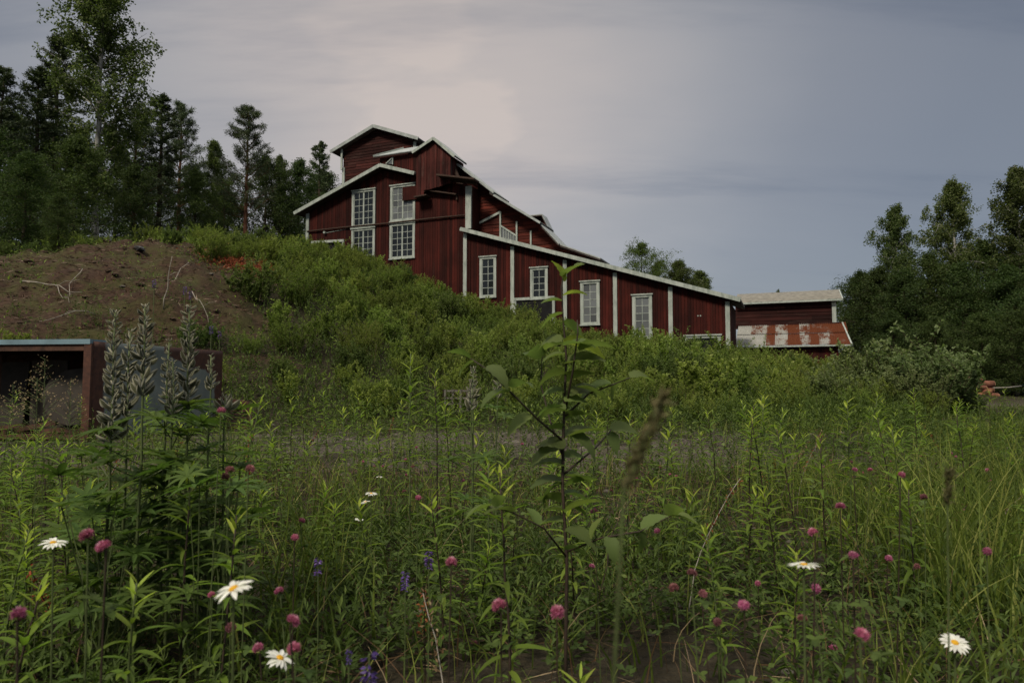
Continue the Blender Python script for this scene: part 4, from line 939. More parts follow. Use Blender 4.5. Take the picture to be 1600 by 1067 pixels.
for i in range(7):
    sb = MB(); zz_ = .08 + i * .06; beam(sb, (-.26, .02 + zz_ * .2, zz_), (.27 - zz_ * .2, .02 + zz_ * .2, zz_ - .01), .012, .018); sb.build('slat', m_rust, G_)
m_crate = plain('weathered_crate_wood', (.12, .11, .095), .9, .1, .4, 9)
p = at(713, 636, 14.2); K_ = empty('old_wooden_crate', (p.x, p.y, h1(p.x, p.y) + .12), R(12)); tag(K_, 'bleached grey wooden crate half sunk in the weeds below the mill', 'crate')
for zz_ in (0, .15, .27, .42):
    sb = MB(); box(sb, -.26, .26, -.02, .01, zz_, zz_ + .035, tint=.5); sb.build('slat', m_darkwood if False else m_crate, K_)
for xx in (-.24, -.08, .08, .23):
    sb = MB(); box(sb, xx - .02, xx + .02, -.045, -.022, -.02, .47); sb.build('post', m_darkwood if False else m_crate, K_)
sb = MB(); box(sb, -.26, .26, .3, .33, -.1, .46); box(sb, -.255, .255, .015, .3, -.1, .0); sb.build('back_board', m_darkwood, K_)
# logs
def log(p0, p1, r, label):
    b_ = MB(); tube(b_, [p0, [(a + b) / 2 + .01 for a, b in zip(p0, p1)], p1], [r, r * .97, r * .93], 12)
    o = b_.build('log', [m_log], None, True); tag(o, label, 'log', 'logs of the pile at the wood edge')
    e = MB(); d = Vector(p1) - Vector(p0); d.normalize(); q = Vector(p1)
    tube(e, [q + d * .002, q + d * .012], r * .9, 12); o2 = e.build('sawn_end', m_logend, o); return o
def lp(u, v, d=30): return tuple(at(u, v, d))
zg = h1(*lp(1540, 600)[:2])
LG = [((1475, 618), (1559, 619), .15, 'lowest orange log sticking farthest out of the pile'), ((1480, 609), (1551, 610), .14, 'log second from the bottom of the pile'), ((1475, 605), (1540, 606), .11, 'thin short log in the middle of the pile'),
      ((1480, 600), (1552, 600), .16, 'thick log near the top with a pale sawn end'), ((1470, 594), (1535, 594), .13, 'topmost log of the pile')]
for i, (a, b, r, lb) in enumerate(LG): log(lp(*a, 30 + .35 * (i % 2)), lp(*b, 30 + .35 * (i % 2)), r, lb)
# two bearers beneath
for i, (u, d) in enumerate([(1500, 30.1), (1535, 30.2)]):
    p = at(u, 622, d); zb = h1(p.x, p.y); b_ = MB(); tube(b_, [(p.x, p.y - .5, zb + .12), (p.x, p.y + .8, zb + .12)], max(.12, (p.z - zb) * .5), 10); tag(b_.build('log', m_log, None, True), 'crosswise log carrying the pile, ' + ('hidden deep in the bush' if i == 0 else 'near the open end of the pile'), 'log')
b_ = MB(); a, c = at(1552, 606, 31), at(1596, 603, 34); m_ = (a + c) / 2 + Vector((0, 0, -.03)); tube(b_, [a, m_, c], .035, 6); tag(b_.build('barrier_pole', m_greywood, None, True), 'thin pole running from the log pile toward the vehicle', 'pole')
# vehicle, only its front end stands in the picture
cp = at(1592, 600, 44); zc = h1(cp.x, cp.y); V_ = empty('parked_car', (cp.x, cp.y, zc), R(8)); tag(V_, 'pale blue parked car barely entering at the right edge', 'car')
m_carp = plain('pale_blue_car_paint', (0.30, 0.42, 0.50), 0.35, 0.5, 0.1, 2)
prof_ = [(0, .32), (.05, .62), (.5, .78), (1.15, .88), (1.75, 1.36), (3.1, 1.4), (3.8, .95), (4.2, .9), (4.3, .45), (4.2, .28), (.2, .26)]
cb_ = MB(); nn = len(prof_); V = [(a, y, b) for y in (0, .12, 1.5, 1.62) for a, b in [(x if y in (.12, 1.5) else .03 + x * .985, z if y in (.12, 1.5) else z * .96 + .01) for x, z in prof_]]
q = [(r_ * nn + i, (r_ + 1) * nn + i, (r_ + 1) * nn + (i + 1) % nn, r_ * nn + (i + 1) % nn) for r_ in range(3) for i in range(nn)]
cb_.add(V, q, [(0, i, i + 1) for i in range(1, nn - 1)] + [(3 * nn, 3 * nn + i + 1, 3 * nn + i) for i in range(1, nn - 1)]); cb_.build('body', m_carp, V_)
for xx in (.8, 3.4):
    for yy in (-.02, 1.46):
        wb_ = MB(); tube(wb_, [(xx, yy, .31), (xx, yy + .18, .31)], .31, 16); wb_.build('wheel', m_black, V_)
gw = MB(); gw.add([(1.35, -.012, .92), (3.2, -.012, .95), (3.0, -.012, 1.3), (1.8, -.012, 1.28), (1.35, .01, .92), (3.2, .01, .95), (3.0, .01, 1.3), (1.8, .01, 1.28)], BOXQ); gw.build('side_window', m_glass, V_)
hb = MB(); tube(hb, [(.0, .25, .58), (.06, .25, .6)], .1, 10); hb.build('headlight', m_white, V_); hb = MB(); tube(hb, [(.0, 1.35, .58), (.06, 1.35, .6)], .1, 10); hb.build('headlight', m_white, V_)

# ------------------------------------------------------------------ mound details
def rock(mb, c, r, seed):
    g = np.random.default_rng(seed); ph = np.arange(6) / 6 * 6.28
    rings = [(0, -.5, .8), (1, .05, 1.0), (2, .5, .62)]; V = []
    for _, zz_, rr in rings: V += [(math.cos(a + zz_) * rr * g.uniform(.8, 1.2), math.sin(a + zz_) * rr * g.uniform(.8, 1.2), zz_ + g.normal() * .06) for a in ph]
    V.append((0, 0, .72)); V = np.array(V) * r * np.array([1.2, 1, .75]) + np.array(c)
    q = [(i + 6 * k, (i + 1) % 6 + 6 * k, (i + 1) % 6 + 6 * k + 6, i + 6 * k + 6) for k in range(2) for i in range(6)]
    mb.add(V, q, [(12 + i, 12 + (i + 1) % 6, 18) for i in range(6)], tint=g.random())
def ground_hit(u, v, d0=5, d1=45):
    """walk along the line of sight until it meets the ground"""
    ds = np.linspace(d0, d1, 160); P_ = np.array([tuple(at(u, v, d)) for d in ds]); hh = hgt(P_[:, 0], P_[:, 1]); k = np.argmax(hh > P_[:, 2])
    return (P_[k, 0], P_[k, 1], hh[k]) if hh[k] > P_[k, 2] else None
for i, (u, v, r, lb) in enumerate([(217, 400, .17, 'dark stone on top of the bare mound'), (190, 455, .07, 'small stone in the middle of the bare slope'), (330, 430, .07, 'small stone near the rust red twigs')]):
    g = ground_hit(u, v, 12)
    if g: b_ = MB(); rock(b_, (g[0], g[1], g[2] + r * .2), r, i + 50); tag(b_.build('stone', plain('dark_stone_%d' % i, (.06, .06, .062), .9, .2, .4, 5) if i == 0 else m_stone, None), lb, 'stone')
def stick(u0, v0, u1, v1, r, label, lift=.05, rise=None):
    a = ground_hit(u0, v0, 11); b = ground_hit(u1, v1, 11)
    if a is None or b is None: return
    a = np.array(a); b = np.array(b)
    if rise: b = a + np.array([(u1 - u0) / FPX * a[1], .1, rise])
    k = np.linspace(0, 1, 6)[:, None]; pts = a * (1 - k) + b * k + rng.normal(size=(6, 3)) * .03
    if not rise: pts[:, 2] = hgt(pts[:, 0], pts[:, 1]) + lift + .05 * np.sin(k[:, 0] * 3.1)
    b_ = MB(); r *= .62; tube(b_, pts, np.linspace(r, r * .4, 6), 5); 
    e = pts[3]; tube(b_, [e, e + np.array([.15, 0, .1]), e + np.array([.3, .05, .12])], [r * .5, r * .4, r * .2], 4)
    tag(b_.build('dead_branch', m_greywood, None, True), label, 'branch')
stick(255, 487, 263, 412, .028, 'bleached forked branch standing upright on the bare mound', rise=1.35)
stick(40, 445, 128, 462, .03, 'long bleached branch lying across the left part of the mound')
stick(85, 450, 110, 480, .018, 'short branch crossing the long bleached one')
stick(262, 442, 298, 412, .02, 'thin branch leaning next to the upright forked branch')
stick(150, 500, 60, 512, .022, 'branch lying just above the container')
stick(128, 425, 100, 470, .02, 'thin curved branch on the left of the mound')
stick(300, 470, 330, 520, .02, 'thin branch among weeds right of the upright one')
# litter on the mound
n = 22000; x = rng.uniform(-22, -4, n); y = rng.uniform(12.8, 27, n); keepm = soil_mask(x, y) > rng.random(n) * .9 + .1; x, y = x[keepm], y[keepm]; z = hgt(x, y)
lt = MB(); D = rng.normal(size=(len(x), 3)) * np.array([1, 1, .18]); leaves(lt, np.stack([x, y, z + .015], 1), D, rng.uniform(.06, .32, len(x)), rng.uniform(.008, .028, len(x)), fold=.04)
tag(lt.build('twig_litter', leaf_mat('brown_twig_litter', (.035, .020, .012), (.095, .060, .038), (.24, .19, .14), .05)), kind='stuff')
mp_ = MB(); x, y = scatter(16000, -22, -3, 12.8, 27, lambda x, y: soil_mask(x, y) * np.clip(ss(.50, .62, fbm(x * .6, y * .6, 4, 13)) + .05 + .6 * (y < 14.8) * (y - 14.8 > -2), 0, 1)); nn_ = len(x)
leaves(mp_, np.stack([x, y, hgt(x, y) + rng.random(nn_) * .18], 1), rng.normal(size=(nn_, 3)) + np.array([0, 0, .8]), rng.uniform(.04, .12, nn_), rng.uniform(.015, .04, nn_))
tag(mp_.build('mound_weeds', m_shrubd), kind='stuff')
rb = MB(); x, y = scatter(1500, -21, -4, 12.8, 27, lambda x, y: soil_mask(x, y) * .9)
zz = hgt(x, y)
for i in range(len(x)): rock(rb, (x[i], y[i], zz[i]), .018 + .11 * rng.random() ** 4, i)
tag(rb.build('rubble', plain('earth_clods_and_stones', (.060, .042, .030), .95, .1, .55, 6, bump=.5)), kind='stuff')
# rust red dead twigs
rt = []
for (u, v, n) in ((345, 408, 500), (372, 420, 900), (392, 428, 800), (360, 412, 500), (460, 385, 250), (455, 395, 200)):
    g = ground_hit(u, v, 14)
    if g is None: continue
    b_ = MB(); c = np.array(g) + rng.normal(size=(n, 3)) * np.array([.55, .45, .06]); c[:, 2] = hgt(c[:, 0], c[:, 1]) + rng.random(n) * .25
    leaves(b_, c, rng.normal(size=(n, 3)) + np.array([.4, -.3, .3]), rng.uniform(.08, .2, n), rng.uniform(.012, .03, n)); rt.append(b_)
lbs = ['rust red dead twigs at the upper left end of the red streak', 'rust red dead twigs in the middle of the red streak', 'rust red dead twigs at the lower right end of the red streak', 'small clump of rust red twigs near the top of the streak', 'orange brown dead twigs below the left corner of the mill', 'few orange brown twigs under the ones below the mill corner']
for b_, lb in zip(rt, lbs): tag(b_.build('dead_brushwood', m_redtwig), kind='stuff')

# ------------------------------------------------------------------ undergrowth and grass (nobody could count these)
ug = MB()
def dens_slope(x, y): return (x < .62 * y) * (1 - .93 * soil_mask(x, y)) * (y > 12.2 + .1 * np.abs(x)) * np.where(fbm(x * .7, y * .7, 3, 77) > .38, 1, .35)
x, y = scatter(90000, -24, 24, 12, 37, dens_slope); z = hgt(x, y); n = len(x)
sc_ = .5 + fbm(x * .8, y * .8, 3, 31)
leaves(ug, np.stack([x, y, z + rng.random(n) * .32 * sc_], 1), rng.normal(size=(n, 3)) + np.array([0, 0, .9]), rng.uniform(.06, .15, n) * (.6 + y / 40), rng.uniform(.02, .05, n) * (.6 + y / 40), tint=np.clip(rng.random(n) * .6 + .4 * sc_ - .2, 0, 1))
tag(ug.build('undergrowth', m_shrub), kind='stuff')
gm = MB()
x, y = scatter(26000, -16, 30, 11.5, 30, lambda x, y: (1 - soil_mask(x, y)) * np.where(x > 7, 1, .5) * (1 - .85 * gravel_mask(x, y)) * (free_arr(x, y)))if False else scatter(26000, -16, 32, 11.5, 30, lambda x, y: (1 - soil_mask(x, y)) * np.where(x > 7, 1, .5) * (1 - .85 * gravel_mask(x, y)))
blades(gm, np.stack([x, y, hgt(x, y)], 1), rng.uniform(.08, .24, len(x)), .014, rng.uniform(.1, .9, len(x)))
# near meadow
def wide(x, y, m=1.0): return np.abs(x) < .86 * y + m
def noi(x, y, f, sd): return fbm(x * f, y * f, 3, sd)
def gm_near(x, y):
    g = gravel_mask(x, y) * (y > 4.5); tall = .30 + .7 * ss(.45, .62, noi(x, y, .9, 41)); right = ss(.6, 2.4, x / np.maximum(y, .5) * 3 )
    return wide(x, y) * (1 - .88 * g) * np.clip(tall * (.42 + .6 * right), 0, 1)
x, y = scatter(26000, -6, 6, .75, 5.2, gm_near); hh = (.10 + .22 * noi(x, y, .8, 43)) * rng.uniform(.6, 1.35, len(x)) * (1 + .8 * ss(.5, 1.8, x) * ss(1.6, 2.8, y))
near_ = .7 + .3 * ss(.8, 2.0, y)
blades(gm, np.stack([x, y, hgt(x, y)], 1), hh * near_, rng.uniform(.0035, .007, len(x)), rng.uniform(.1, .95, len(x)))
x, y = scatter(40000, -13, 13, 5.0, 12.5, gm_near); blades(gm, np.stack([x, y, hgt(x, y)], 1), rng.uniform(.10, .34, len(x)) * (.6 + noi(x, y, .6, 44)), rng.uniform(.006, .011, len(x)), rng.uniform(.1, .8, len(x)))
# clumps of long blades
for (u, d, nb_, hh_) in [(1440, 2.6, 60, .62), (1500, 2.3, 70, .6), (1560, 2.7, 70, .66), (1380, 3.0, 50, .5), (1480, 3.4, 60, .6), (1580, 3.3, 60, .62), (1300, 3.2, 45, .42), (1420, 1.7, 26, .40), (520, 3.3, 60, .46), (490, 2.6, 55, .45), (560, 3.9, 50, .42), (470, 2.0, 40, .36), (690, 3.9, 30, .35), (30, 2.4, 50, .45), (1090, 3.8, 30, .35), (1010, 3.0, 30, .34), (230, 3.2, 40, .4), (1540, 1.8, 30, .42), (400, 4.2, 40, .4), (1220, 4.0, 40, .42), (1590, 4.5, 60, .65), (1450, 4.6, 50, .55)]:
    p = at(u, 700, d); c = np.stack([p.x + rng.normal(size=nb_) * .09, p.y + rng.normal(size=nb_) * .09, np.zeros(nb_)], 1); c[:, 2] = hgt(c[:, 0], c[:, 1])
    blades(gm, c, rng.uniform(.6, 1.1, nb_) * hh_, rng.uniform(.004, .0085, nb_), rng.uniform(.15, .75, nb_), seg=5)
tag(gm.build('grass', m_grass), kind='stuff')
sm = MB(); x, y = scatter(16000, -6, 6, .7, 6.5, lambda x, y: wide(x, y) * .8)
D = rng.normal(size=(len(x), 3)) * np.array([1, 1, .12]); leaves(sm, np.stack([x, y, hgt(x, y) + rng.random(len(x)) * .05], 1), D, rng.uniform(.05, .26, len(x)), rng.uniform(.002, .005, len(x)), fold=.03)
x, y = scatter(2200, -5, 5, .9, 6, wide); blades(sm, np.stack([x, y, hgt(x, y)], 1), rng.uniform(.1, .4, len(x)), .0028, rng.uniform(.3, 1.1, len(x)), seg=4)
tag(sm.build('dead_grass', m_straw), kind='stuff')
# low herbs: trefoil leaves and little leafy shoots
hb = MB()
def herb_d(x, y): return (1 - .6 * ss(-.6, .5, x) * (1 - ss(1.5, 2.6, y))) * wide(x, y) * (1 - .9 * gravel_mask(x, y) * (y > 4.5)) * np.clip(.14 + 1.3 * ss(.38, .60, noi(x, y, 1.3, 61)), 0, 1)
def trefoil(x, y, rmax, L0):
    n = len(x); z = hgt(x, y); top = np.stack([x + rng.normal(size=n) * .02, y + rng.normal(size=n) * .02, z + rng.uniform(.02, rmax, n)], 1)
    az = rng.random(n) * 6.28
    for k in range(3):
        a = az + k * 2.094; D = np.stack([np.cos(a), np.sin(a), rng.normal(size=n) * .25 + .1], 1); Ls = L0 * rng.uniform(.7, 1.3, n)
        leaves(hb, top, D, Ls, Ls * .62, nrm=np.tile([[0, 0, 1.0]], (n, 1)) + rng.normal(size=(n, 3)) * .3, tint=np.clip(rng.random(n) * .8 + .1, 0, 1), fold=.06)
x, y = scatter(24000, -4.4, 4.4, .7, 3.6, herb_d); trefoil(x, y, .14, .024)
x, y = scatter(14000, -8, 8, 3.4, 7.5, herb_d); trefoil(x, y, .15, .032)
x, y = scatter(12000, -14, 14, 7, 13.5, herb_d); trefoil(x, y, .16, .05)
def shoots(x, y, hmin, hmax, Lf, nl):
    n = len(x); z = hgt(x, y); H_ = rng.uniform(hmin, hmax, n); lean = rng.normal(size=(n, 2)) * .15; tn = rng.random(n)
    for k in range(nl):
        f = (k + 1) / nl; c = np.stack([x + lean[:, 0] * H_ * f, y + lean[:, 1] * H_ * f, z + H_ * f], 1); a = k * 2.4 + rng.random(n) * 6
        D = np.stack([np.cos(a), np.sin(a), np.full(n, .25 + f * .9)], 1); Ls = Lf * rng.uniform(.7, 1.2, n) * (1.1 - .4 * f)
        leaves(hb, c, D, Ls, Ls * .26, nrm=np.tile([[0, 0, 1.0]], (n, 1)) + rng.normal(size=(n, 3)) * .2, tint=np.clip(tn * .5 + .4 * f, 0, 1), fold=.1)
x, y = scatter(7500, -4.6, 4.6, .8, 4.4, herb_d); shoots(x, y, .08, .28, .048, 12)
x, y = scatter(6500, -10, 10, 4.2, 9, herb_d); shoots(x, y, .1, .34, .06, 11)
x, y = scatter(1500, -9, 9, 6.5, 13, lambda x, y: gravel_mask(x, y) * (noi(x, y, .7, 91) > .45)); shoots(x, y, .08, .3, .07, 9)
x, y = scatter(5200, -18, 18, 8.5, 16, herb_d); shoots(x, y, .15, .5, .09, 12)
x, y = scatter(9000, -9, 16, 12.6, 30, lambda x, y: (1 - soil_mask(x, y)) * (x < .6 * y)); shoots(x, y, .2, .7, .12, 12)
tag(hb.build('low_herbs', m_herb), kind='stuff')
gs = MB()
x, y = scatter(9000, -9, 9, .8, 13, lambda x, y: wide(x, y) * (.12 + gravel_mask(x, y)))
for i in range(min(len(x), 2600)):
    rock(gs, (x[i], y[i], h1(x[i], y[i]) + .003) if False else (x[i], y[i], 0), rng.uniform(.006, .02) * (1 + (rng.random() < .06) * 1.6) * (.8 + y[i] * .06), i)
_v = np.concatenate(gs.v); _zz = hgt(x[:min(len(x), 2600)], y[:min(len(x), 2600)])
gs.v = [a + np.array([0, 0, _zz[i]]) for i, a in enumerate(gs.v)]
tag(gs.build('gravel', m_stone), kind='stuff')

# ------------------------------------------------------------------ foreground plants
def bent_leaf(L_, W_, droop, seg=5, wave=0.0, serr=0):
    """a single leaf along +x, midrib folded, tip drooping"""
    V = []; 
    for i in range(seg + 1):
        f = i / seg; wd = W_ / 2 * math.sin(math.pi * min(1, f * .94 + .06) ** .8) ** .8 if f < 1 else .0003
        a = droop * f; x_ = L_ * (math.sin(a) / droop if abs(droop) > 1e-3 else f); z_ = -L_ * ((1 - math.cos(a)) / droop) if abs(droop) > 1e-3 else 0
        wv = wave * math.sin(f * 9) * L_; j = serr * (i % 2) * W_ * .1
        V += [(x_, -wd - j, z_ + wd * .45 + wv), (x_, 0, z_), (x_, wd + j, z_ + wd * .45 - wv)]
    q = []
    for i in range(seg):
        k = 3 * i; q += [(k, k + 3, k + 4, k + 1), (k + 1, k + 4, k + 5, k + 2)]
    return np.array(V), q
def leaf_mesh(name, L_, W_, droop, m, tint, seg=5, wave=0, serr=0):
    b_ = MB(); V, q = bent_leaf(L_, W_, droop, seg, wave, serr); b_.add(V, q, tint=tint); return b_.mesh(name, m, True)
FL = [leaf_mesh('leaf', 1, w_, dr, m_fire, t_, 5) for w_, dr, t_ in ((.15, .9, .3), (.17, .5, .55), (.14, 1.3, .2), (.18, .2, .95))]
def rotm(az, el, roll=0): return (Matrix.Rotation(az, 4, 'Z') @ Matrix.Rotation(-el, 4, 'Y') @ Matrix.Rotation(roll, 4, 'X')).to_euler()
def stem_mesh(H_, r0, bend, m, seg=8, wob=.01):
    p = np.array([(bend[0] * (k / seg) ** 2 * H_ + rng.normal() * wob * H_ * .3, bend[1] * (k / seg) ** 2 * H_ + rng.normal() * wob * H_ * .3, H_ * k / seg) for k in range(seg + 1)]); p[0] = (0, 0, -.02)
    b_ = MB(); tube(b_, p, np.linspace(r0, r0 * .45, seg + 1), 6); return b_.mesh('stem', m, True), p
def willowherb(x, y, H_, label, group=None, detailed=True, Lf=.085, nl=None, f0=.15, bend=None):
    o = empty('willowherb_plant', (x, y, h1(x, y)), random.random() * 6.28); tag(o, label, 'plant', group)
    bend = bend or (random.uniform(-.14, .14), random.uniform(-.14, .14)); sm_, p = stem_mesh(H_, .0028 + H_ * .0022, bend, random.choice([m_stem, m_stemd])); link('stem', sm_, o)
    nl = nl or int(22 + H_ * 26); top = MB(); az = 0
    for k in range(nl):
        f = f0 + (1 - f0) * (k / (nl - 1)) ** .85; az += 2.4; z_ = f * H_; c = [np.interp(z_, p[:, 2], p[:, i]) for i in range(2)]
        el = .15 + .75 * f ** 2 + random.uniform(-.15, .15); s_ = Lf * (1.0 if f < .82 else 1.0 - .55 * (f - .82) / .18) * random.uniform(.8, 1.15) * (.75 + .25 * min(1, f * 3))
        me = FL[3] if f > .9 else random.choice(FL[:3] if f < .7 else FL[:2])
        if detailed: link('leaf', me, o, (c[0], c[1], z_), rotm(az, el, random.uniform(-.3, .3)), s_)
        else:
            w_, dr, t_ = random.choice([(.16, .9, .3), (.17, .5, .5), (.15, 1.2, .25)]) if f < .9 else (.18, .2, .95)
            V, q = bent_leaf(s_, w_ * s_, dr, 3); M = rotm(az, el).to_matrix(); V = V @ np.array(M).T + np.array([c[0], c[1], z_]); top.add(V, q, tint=min(1, t_ + random.uniform(-.1, .15)))
    if not detailed: top.build('foliage', m_fire, o, True)
    return o
WH = [ # u, d, height, label
    (798, 1.55, .62, 'tallest leafy willowherb just left of the dark sapling stem'),
    (205, 1.25, .46, 'leaning willowherb with long leaves above the blurred white daisies'),
    (352, 1.55, .50, 'upright willowherb with dark stem above the large white daisy'),
    (289, 1.75, .58, 'willowherb with a bright tip below the lupin leaves'),
    (693, 2.0, .48, 'small bright willowherb left of the largest leafy one'),
    (640, 3.2, .95, 'tall thin willowherb with its tip in front of the slope shrubs'),
    (684, 3.4, .86, 'second tall thin willowherb beside the first, left of the crate'),
    (1290, 2.7, .60, 'bushy bright willowherb in the right middle of the meadow'),
    (1412, 2.5, .66, 'tall willowherb with yellow green top before the right thicket'),
    (1245, 2.9, .62, 'willowherb directly left of the bushy bright one'),
    (1120, 1.9, .40, 'low willowherb among clover right of the sapling'),
    (1235, 1.75, .38, 'low willowherb above the large white daisy'),
    (20, 1.3, .42, 'willowherb cut by the left edge behind a pink clover'),
    (980, 2.9, .66, 'willowherb rising beside the blurred grass ear'), (1035, 3.1, .62, 'willowherb right of the blurred grass ear'), (1330, 3.3, .72, 'tall willowherb right of the bushy bright one'), (1205, 3.4, .74, 'slender tall willowherb below the shed'), (440, 3.4, .60, 'willowherb below the middle of the mound'), (925, 3.5, .64, 'willowherb close right of the sapling stem'), (1170, 3.2, .70, 'dark stemmed willowherb right of the gravel patch'),
    (765, 2.3, .55, 'willowherb behind the left branches of the sapling'),
    (880, 1.25, .30, 'low leafy willowherb at the foot of the sapling'),
    (690, 1.15, .22, 'short willowherb above the violet vetch')]
for u, d, H_, lb in WH:
    p = at(u, 800, d); willowherb(p.x, p.y, H_, lb, None, True, Lf=.075 + .02 * H_)
rs = random.Random(9); cnt = 0
ZN = [(-1.0, -.33, 'left of the blue container corner'), (-.33, .0, 'between the container and the sapling'), (.0, .33, 'right of the sapling'), (.33, 1.2, 'in the right part of the meadow')]
placed2 = []
for _ in range(1500):
    if cnt >= 150: break
    y = 2.2 + 7.5 * rs.random() ** 1.1; x = rs.uniform(-.85, .85) * y
    if gravel_mask(np.array([x]), np.array([y]))[0] > .55 or any((a - x) ** 2 + (b - y) ** 2 < .09 for a, b in placed2): continue
    placed2.append((x, y)); cnt += 1; zn = [q for q in ZN if q[0] <= x / y < q[1]] or [ZN[3]]
    willowherb(x, y, (hq := rs.uniform(.3, .74) * (.75 if y < 3 else 1.0)), ('tall' if hq > .52 else 'short') + ' willowherb in the ' + ('near' if y < 4 else 'middle' if y < 6.2 else 'far') + ' meadow, ' + ('far left under the container' if x / y < -.6 else 'below the lupins' if x / y < -.42 else 'below the grille' if x / y < -.27 else 'below the crate' if x / y < -.1 else 'around the sapling' if x / y < .12 else 'right of the blurred ear' if x / y < .3 else 'below the shed' if x / y < .48 else 'below the right thicket'), 'willowherbs ' + zn[0][2], False, Lf=.105, nl=30)

# other young plants and dry stalks among the willowherbs
def where(q): return 'far left' if q < -.5 else 'left of the middle' if q < -.2 else 'around the sapling' if q < .12 else 'right of the middle' if q < .45 else 'far right'
for i in range(30):
    y = 1.9 + 5.5 * rs.random(); x = rs.uniform(-.78, .78) * y; H_ = rs.uniform(.2, .5); o = empty('leafy_seedling', (x, y, h1(x, y)), rs.uniform(0, 6)); tag(o, ('taller' if H_ > .35 else 'small') + ' seedling with oval leaves, ' + ('near' if y < 3.6 else 'farther back') + ' ' + where(x / y), 'seedling', 'seedlings with oval leaves')
    bd = (rs.uniform(-.3, .3), rs.uniform(-.3, .3)); sm_, p = stem_mesh(H_, .003, bd, m_stemd); link('stem', sm_, o); fo = MB(); az = 0
    for k in range(16):
        f = .2 + .8 * k / 15; az += 2.2; V, q = bent_leaf((L_ := rs.uniform(.03, .06)), L_ * .6, rs.uniform(.4, 1.3), 4, .01); M = np.array(rotm(az, rs.uniform(.1, .7)).to_matrix()); c = [np.interp(f * H_, p[:, 2], p[:, j]) for j in range(2)]; fo.add(V @ M.T + np.array([c[0] + math.cos(az) * .012, c[1] + math.sin(az) * .012, f * H_]), q, tint=rs.uniform(.05, .6))
    fo.build('foliage', m_sap, o, True)
for i in range(26):
    y = 1.5 + 6 * rs.random(); x = rs.uniform(-.7, .8) * y; H_ = rs.uniform(.25, .6); o = empty('dry_stalk', (x, y, h1(x, y)), rs.uniform(0, 6)); tag(o, ('long' if H_ > .42 else 'short') + ' dry brown stalk with crumbling seeds, ' + ('near' if y < 3.6 else 'farther back') + ' ' + where(x / y), 'dry stalk', 'dry brown stalks')
    sm_, p = stem_mesh(H_, .0022, (rs.uniform(-.6, .6), rs.uniform(-.6, .6)), m_greywood if i % 3 == 0 else m_stemd, 8, .03); link('stem', sm_, o); fo = MB(); k = rng.random(40) * .45 + .55; c = np.stack([np.interp(k * H_, p[:, 2], p[:, 0]), np.interp(k * H_, p[:, 2], p[:, 1]), k * H_], 1) + rng.normal(size=(40, 3)) * .006
    leaves(fo, c, rng.normal(size=(40, 3)) + np.array([0, 0, .6]), .013, .006); fo.build('seed_head', m_redtwig if i % 2 else m_straw, o)['kind'] = 'stuff'

# sapling
SP = at(883, 900, 1.6); sx, sy = SP.x, SP.y; sz = h1(sx, sy); SAP = empty('broadleaf_sapling', (sx, sy, sz)); tag(SAP, 'tall thin sapling with large oval leaves in the middle of the foreground', 'sapling')
def sl_(u, v, dd=0.0): p = at(u, v, 1.6 + dd); return (p.x - sx, p.y - sy, p.z - sz)
sb = MB(); main_ = [(0, 0, -.05), sl_(884, 1000), sl_(886, 880), sl_(879, 760), sl_(880, 690), sl_(882, 620), sl_(885, 560), sl_(880, 500), sl_(877, 450), sl_(881, 425)]
tube(sb, main_, [.0046, .0044, .0042, .0038, .0034, .003, .0025, .002, .0017, .0013], 8); sb.build('stem', m_stemd, SAP, True)
BR = [[(881, 690, 0), (840, 655, -.05), (795, 610, -.1), (758, 575, -.12), (735, 560, -.12)], [(883, 650, 0), (920, 615, .03), (960, 600, .05), (985, 590, .06)], [(885, 870, 0), (850, 825, -.06), (800, 800, -.1), (760, 790, -.12)], [(885, 862, 0), (940, 840, -.05), (1000, 830, -.1), (1050, 805, -.12)],
      [(882, 720, 0), (860, 660, .05), (845, 600, .08), (848, 545, .08)], [(884, 640, 0), (895, 580, -.03), (903, 520, -.04), (902, 500, -.04)], [(882, 740, 0), (930, 700, .06), (955, 672, .1)]]
for br in BR:
    sb = MB(); tube(sb, [sl_(*q) for q in br], np.linspace(.0028, .0012, len(br)), 6); sb.build('branch', m_stemd, SAP, True)
SL = [leaf_mesh('leaf', 1, w_, dr, m_sap, t_, 9, .008, 1) for w_, dr, t_ in ((.55, .8, .35), (.5, 1.2, .1), (.6, .5, .6), (.46, .7, .9))]
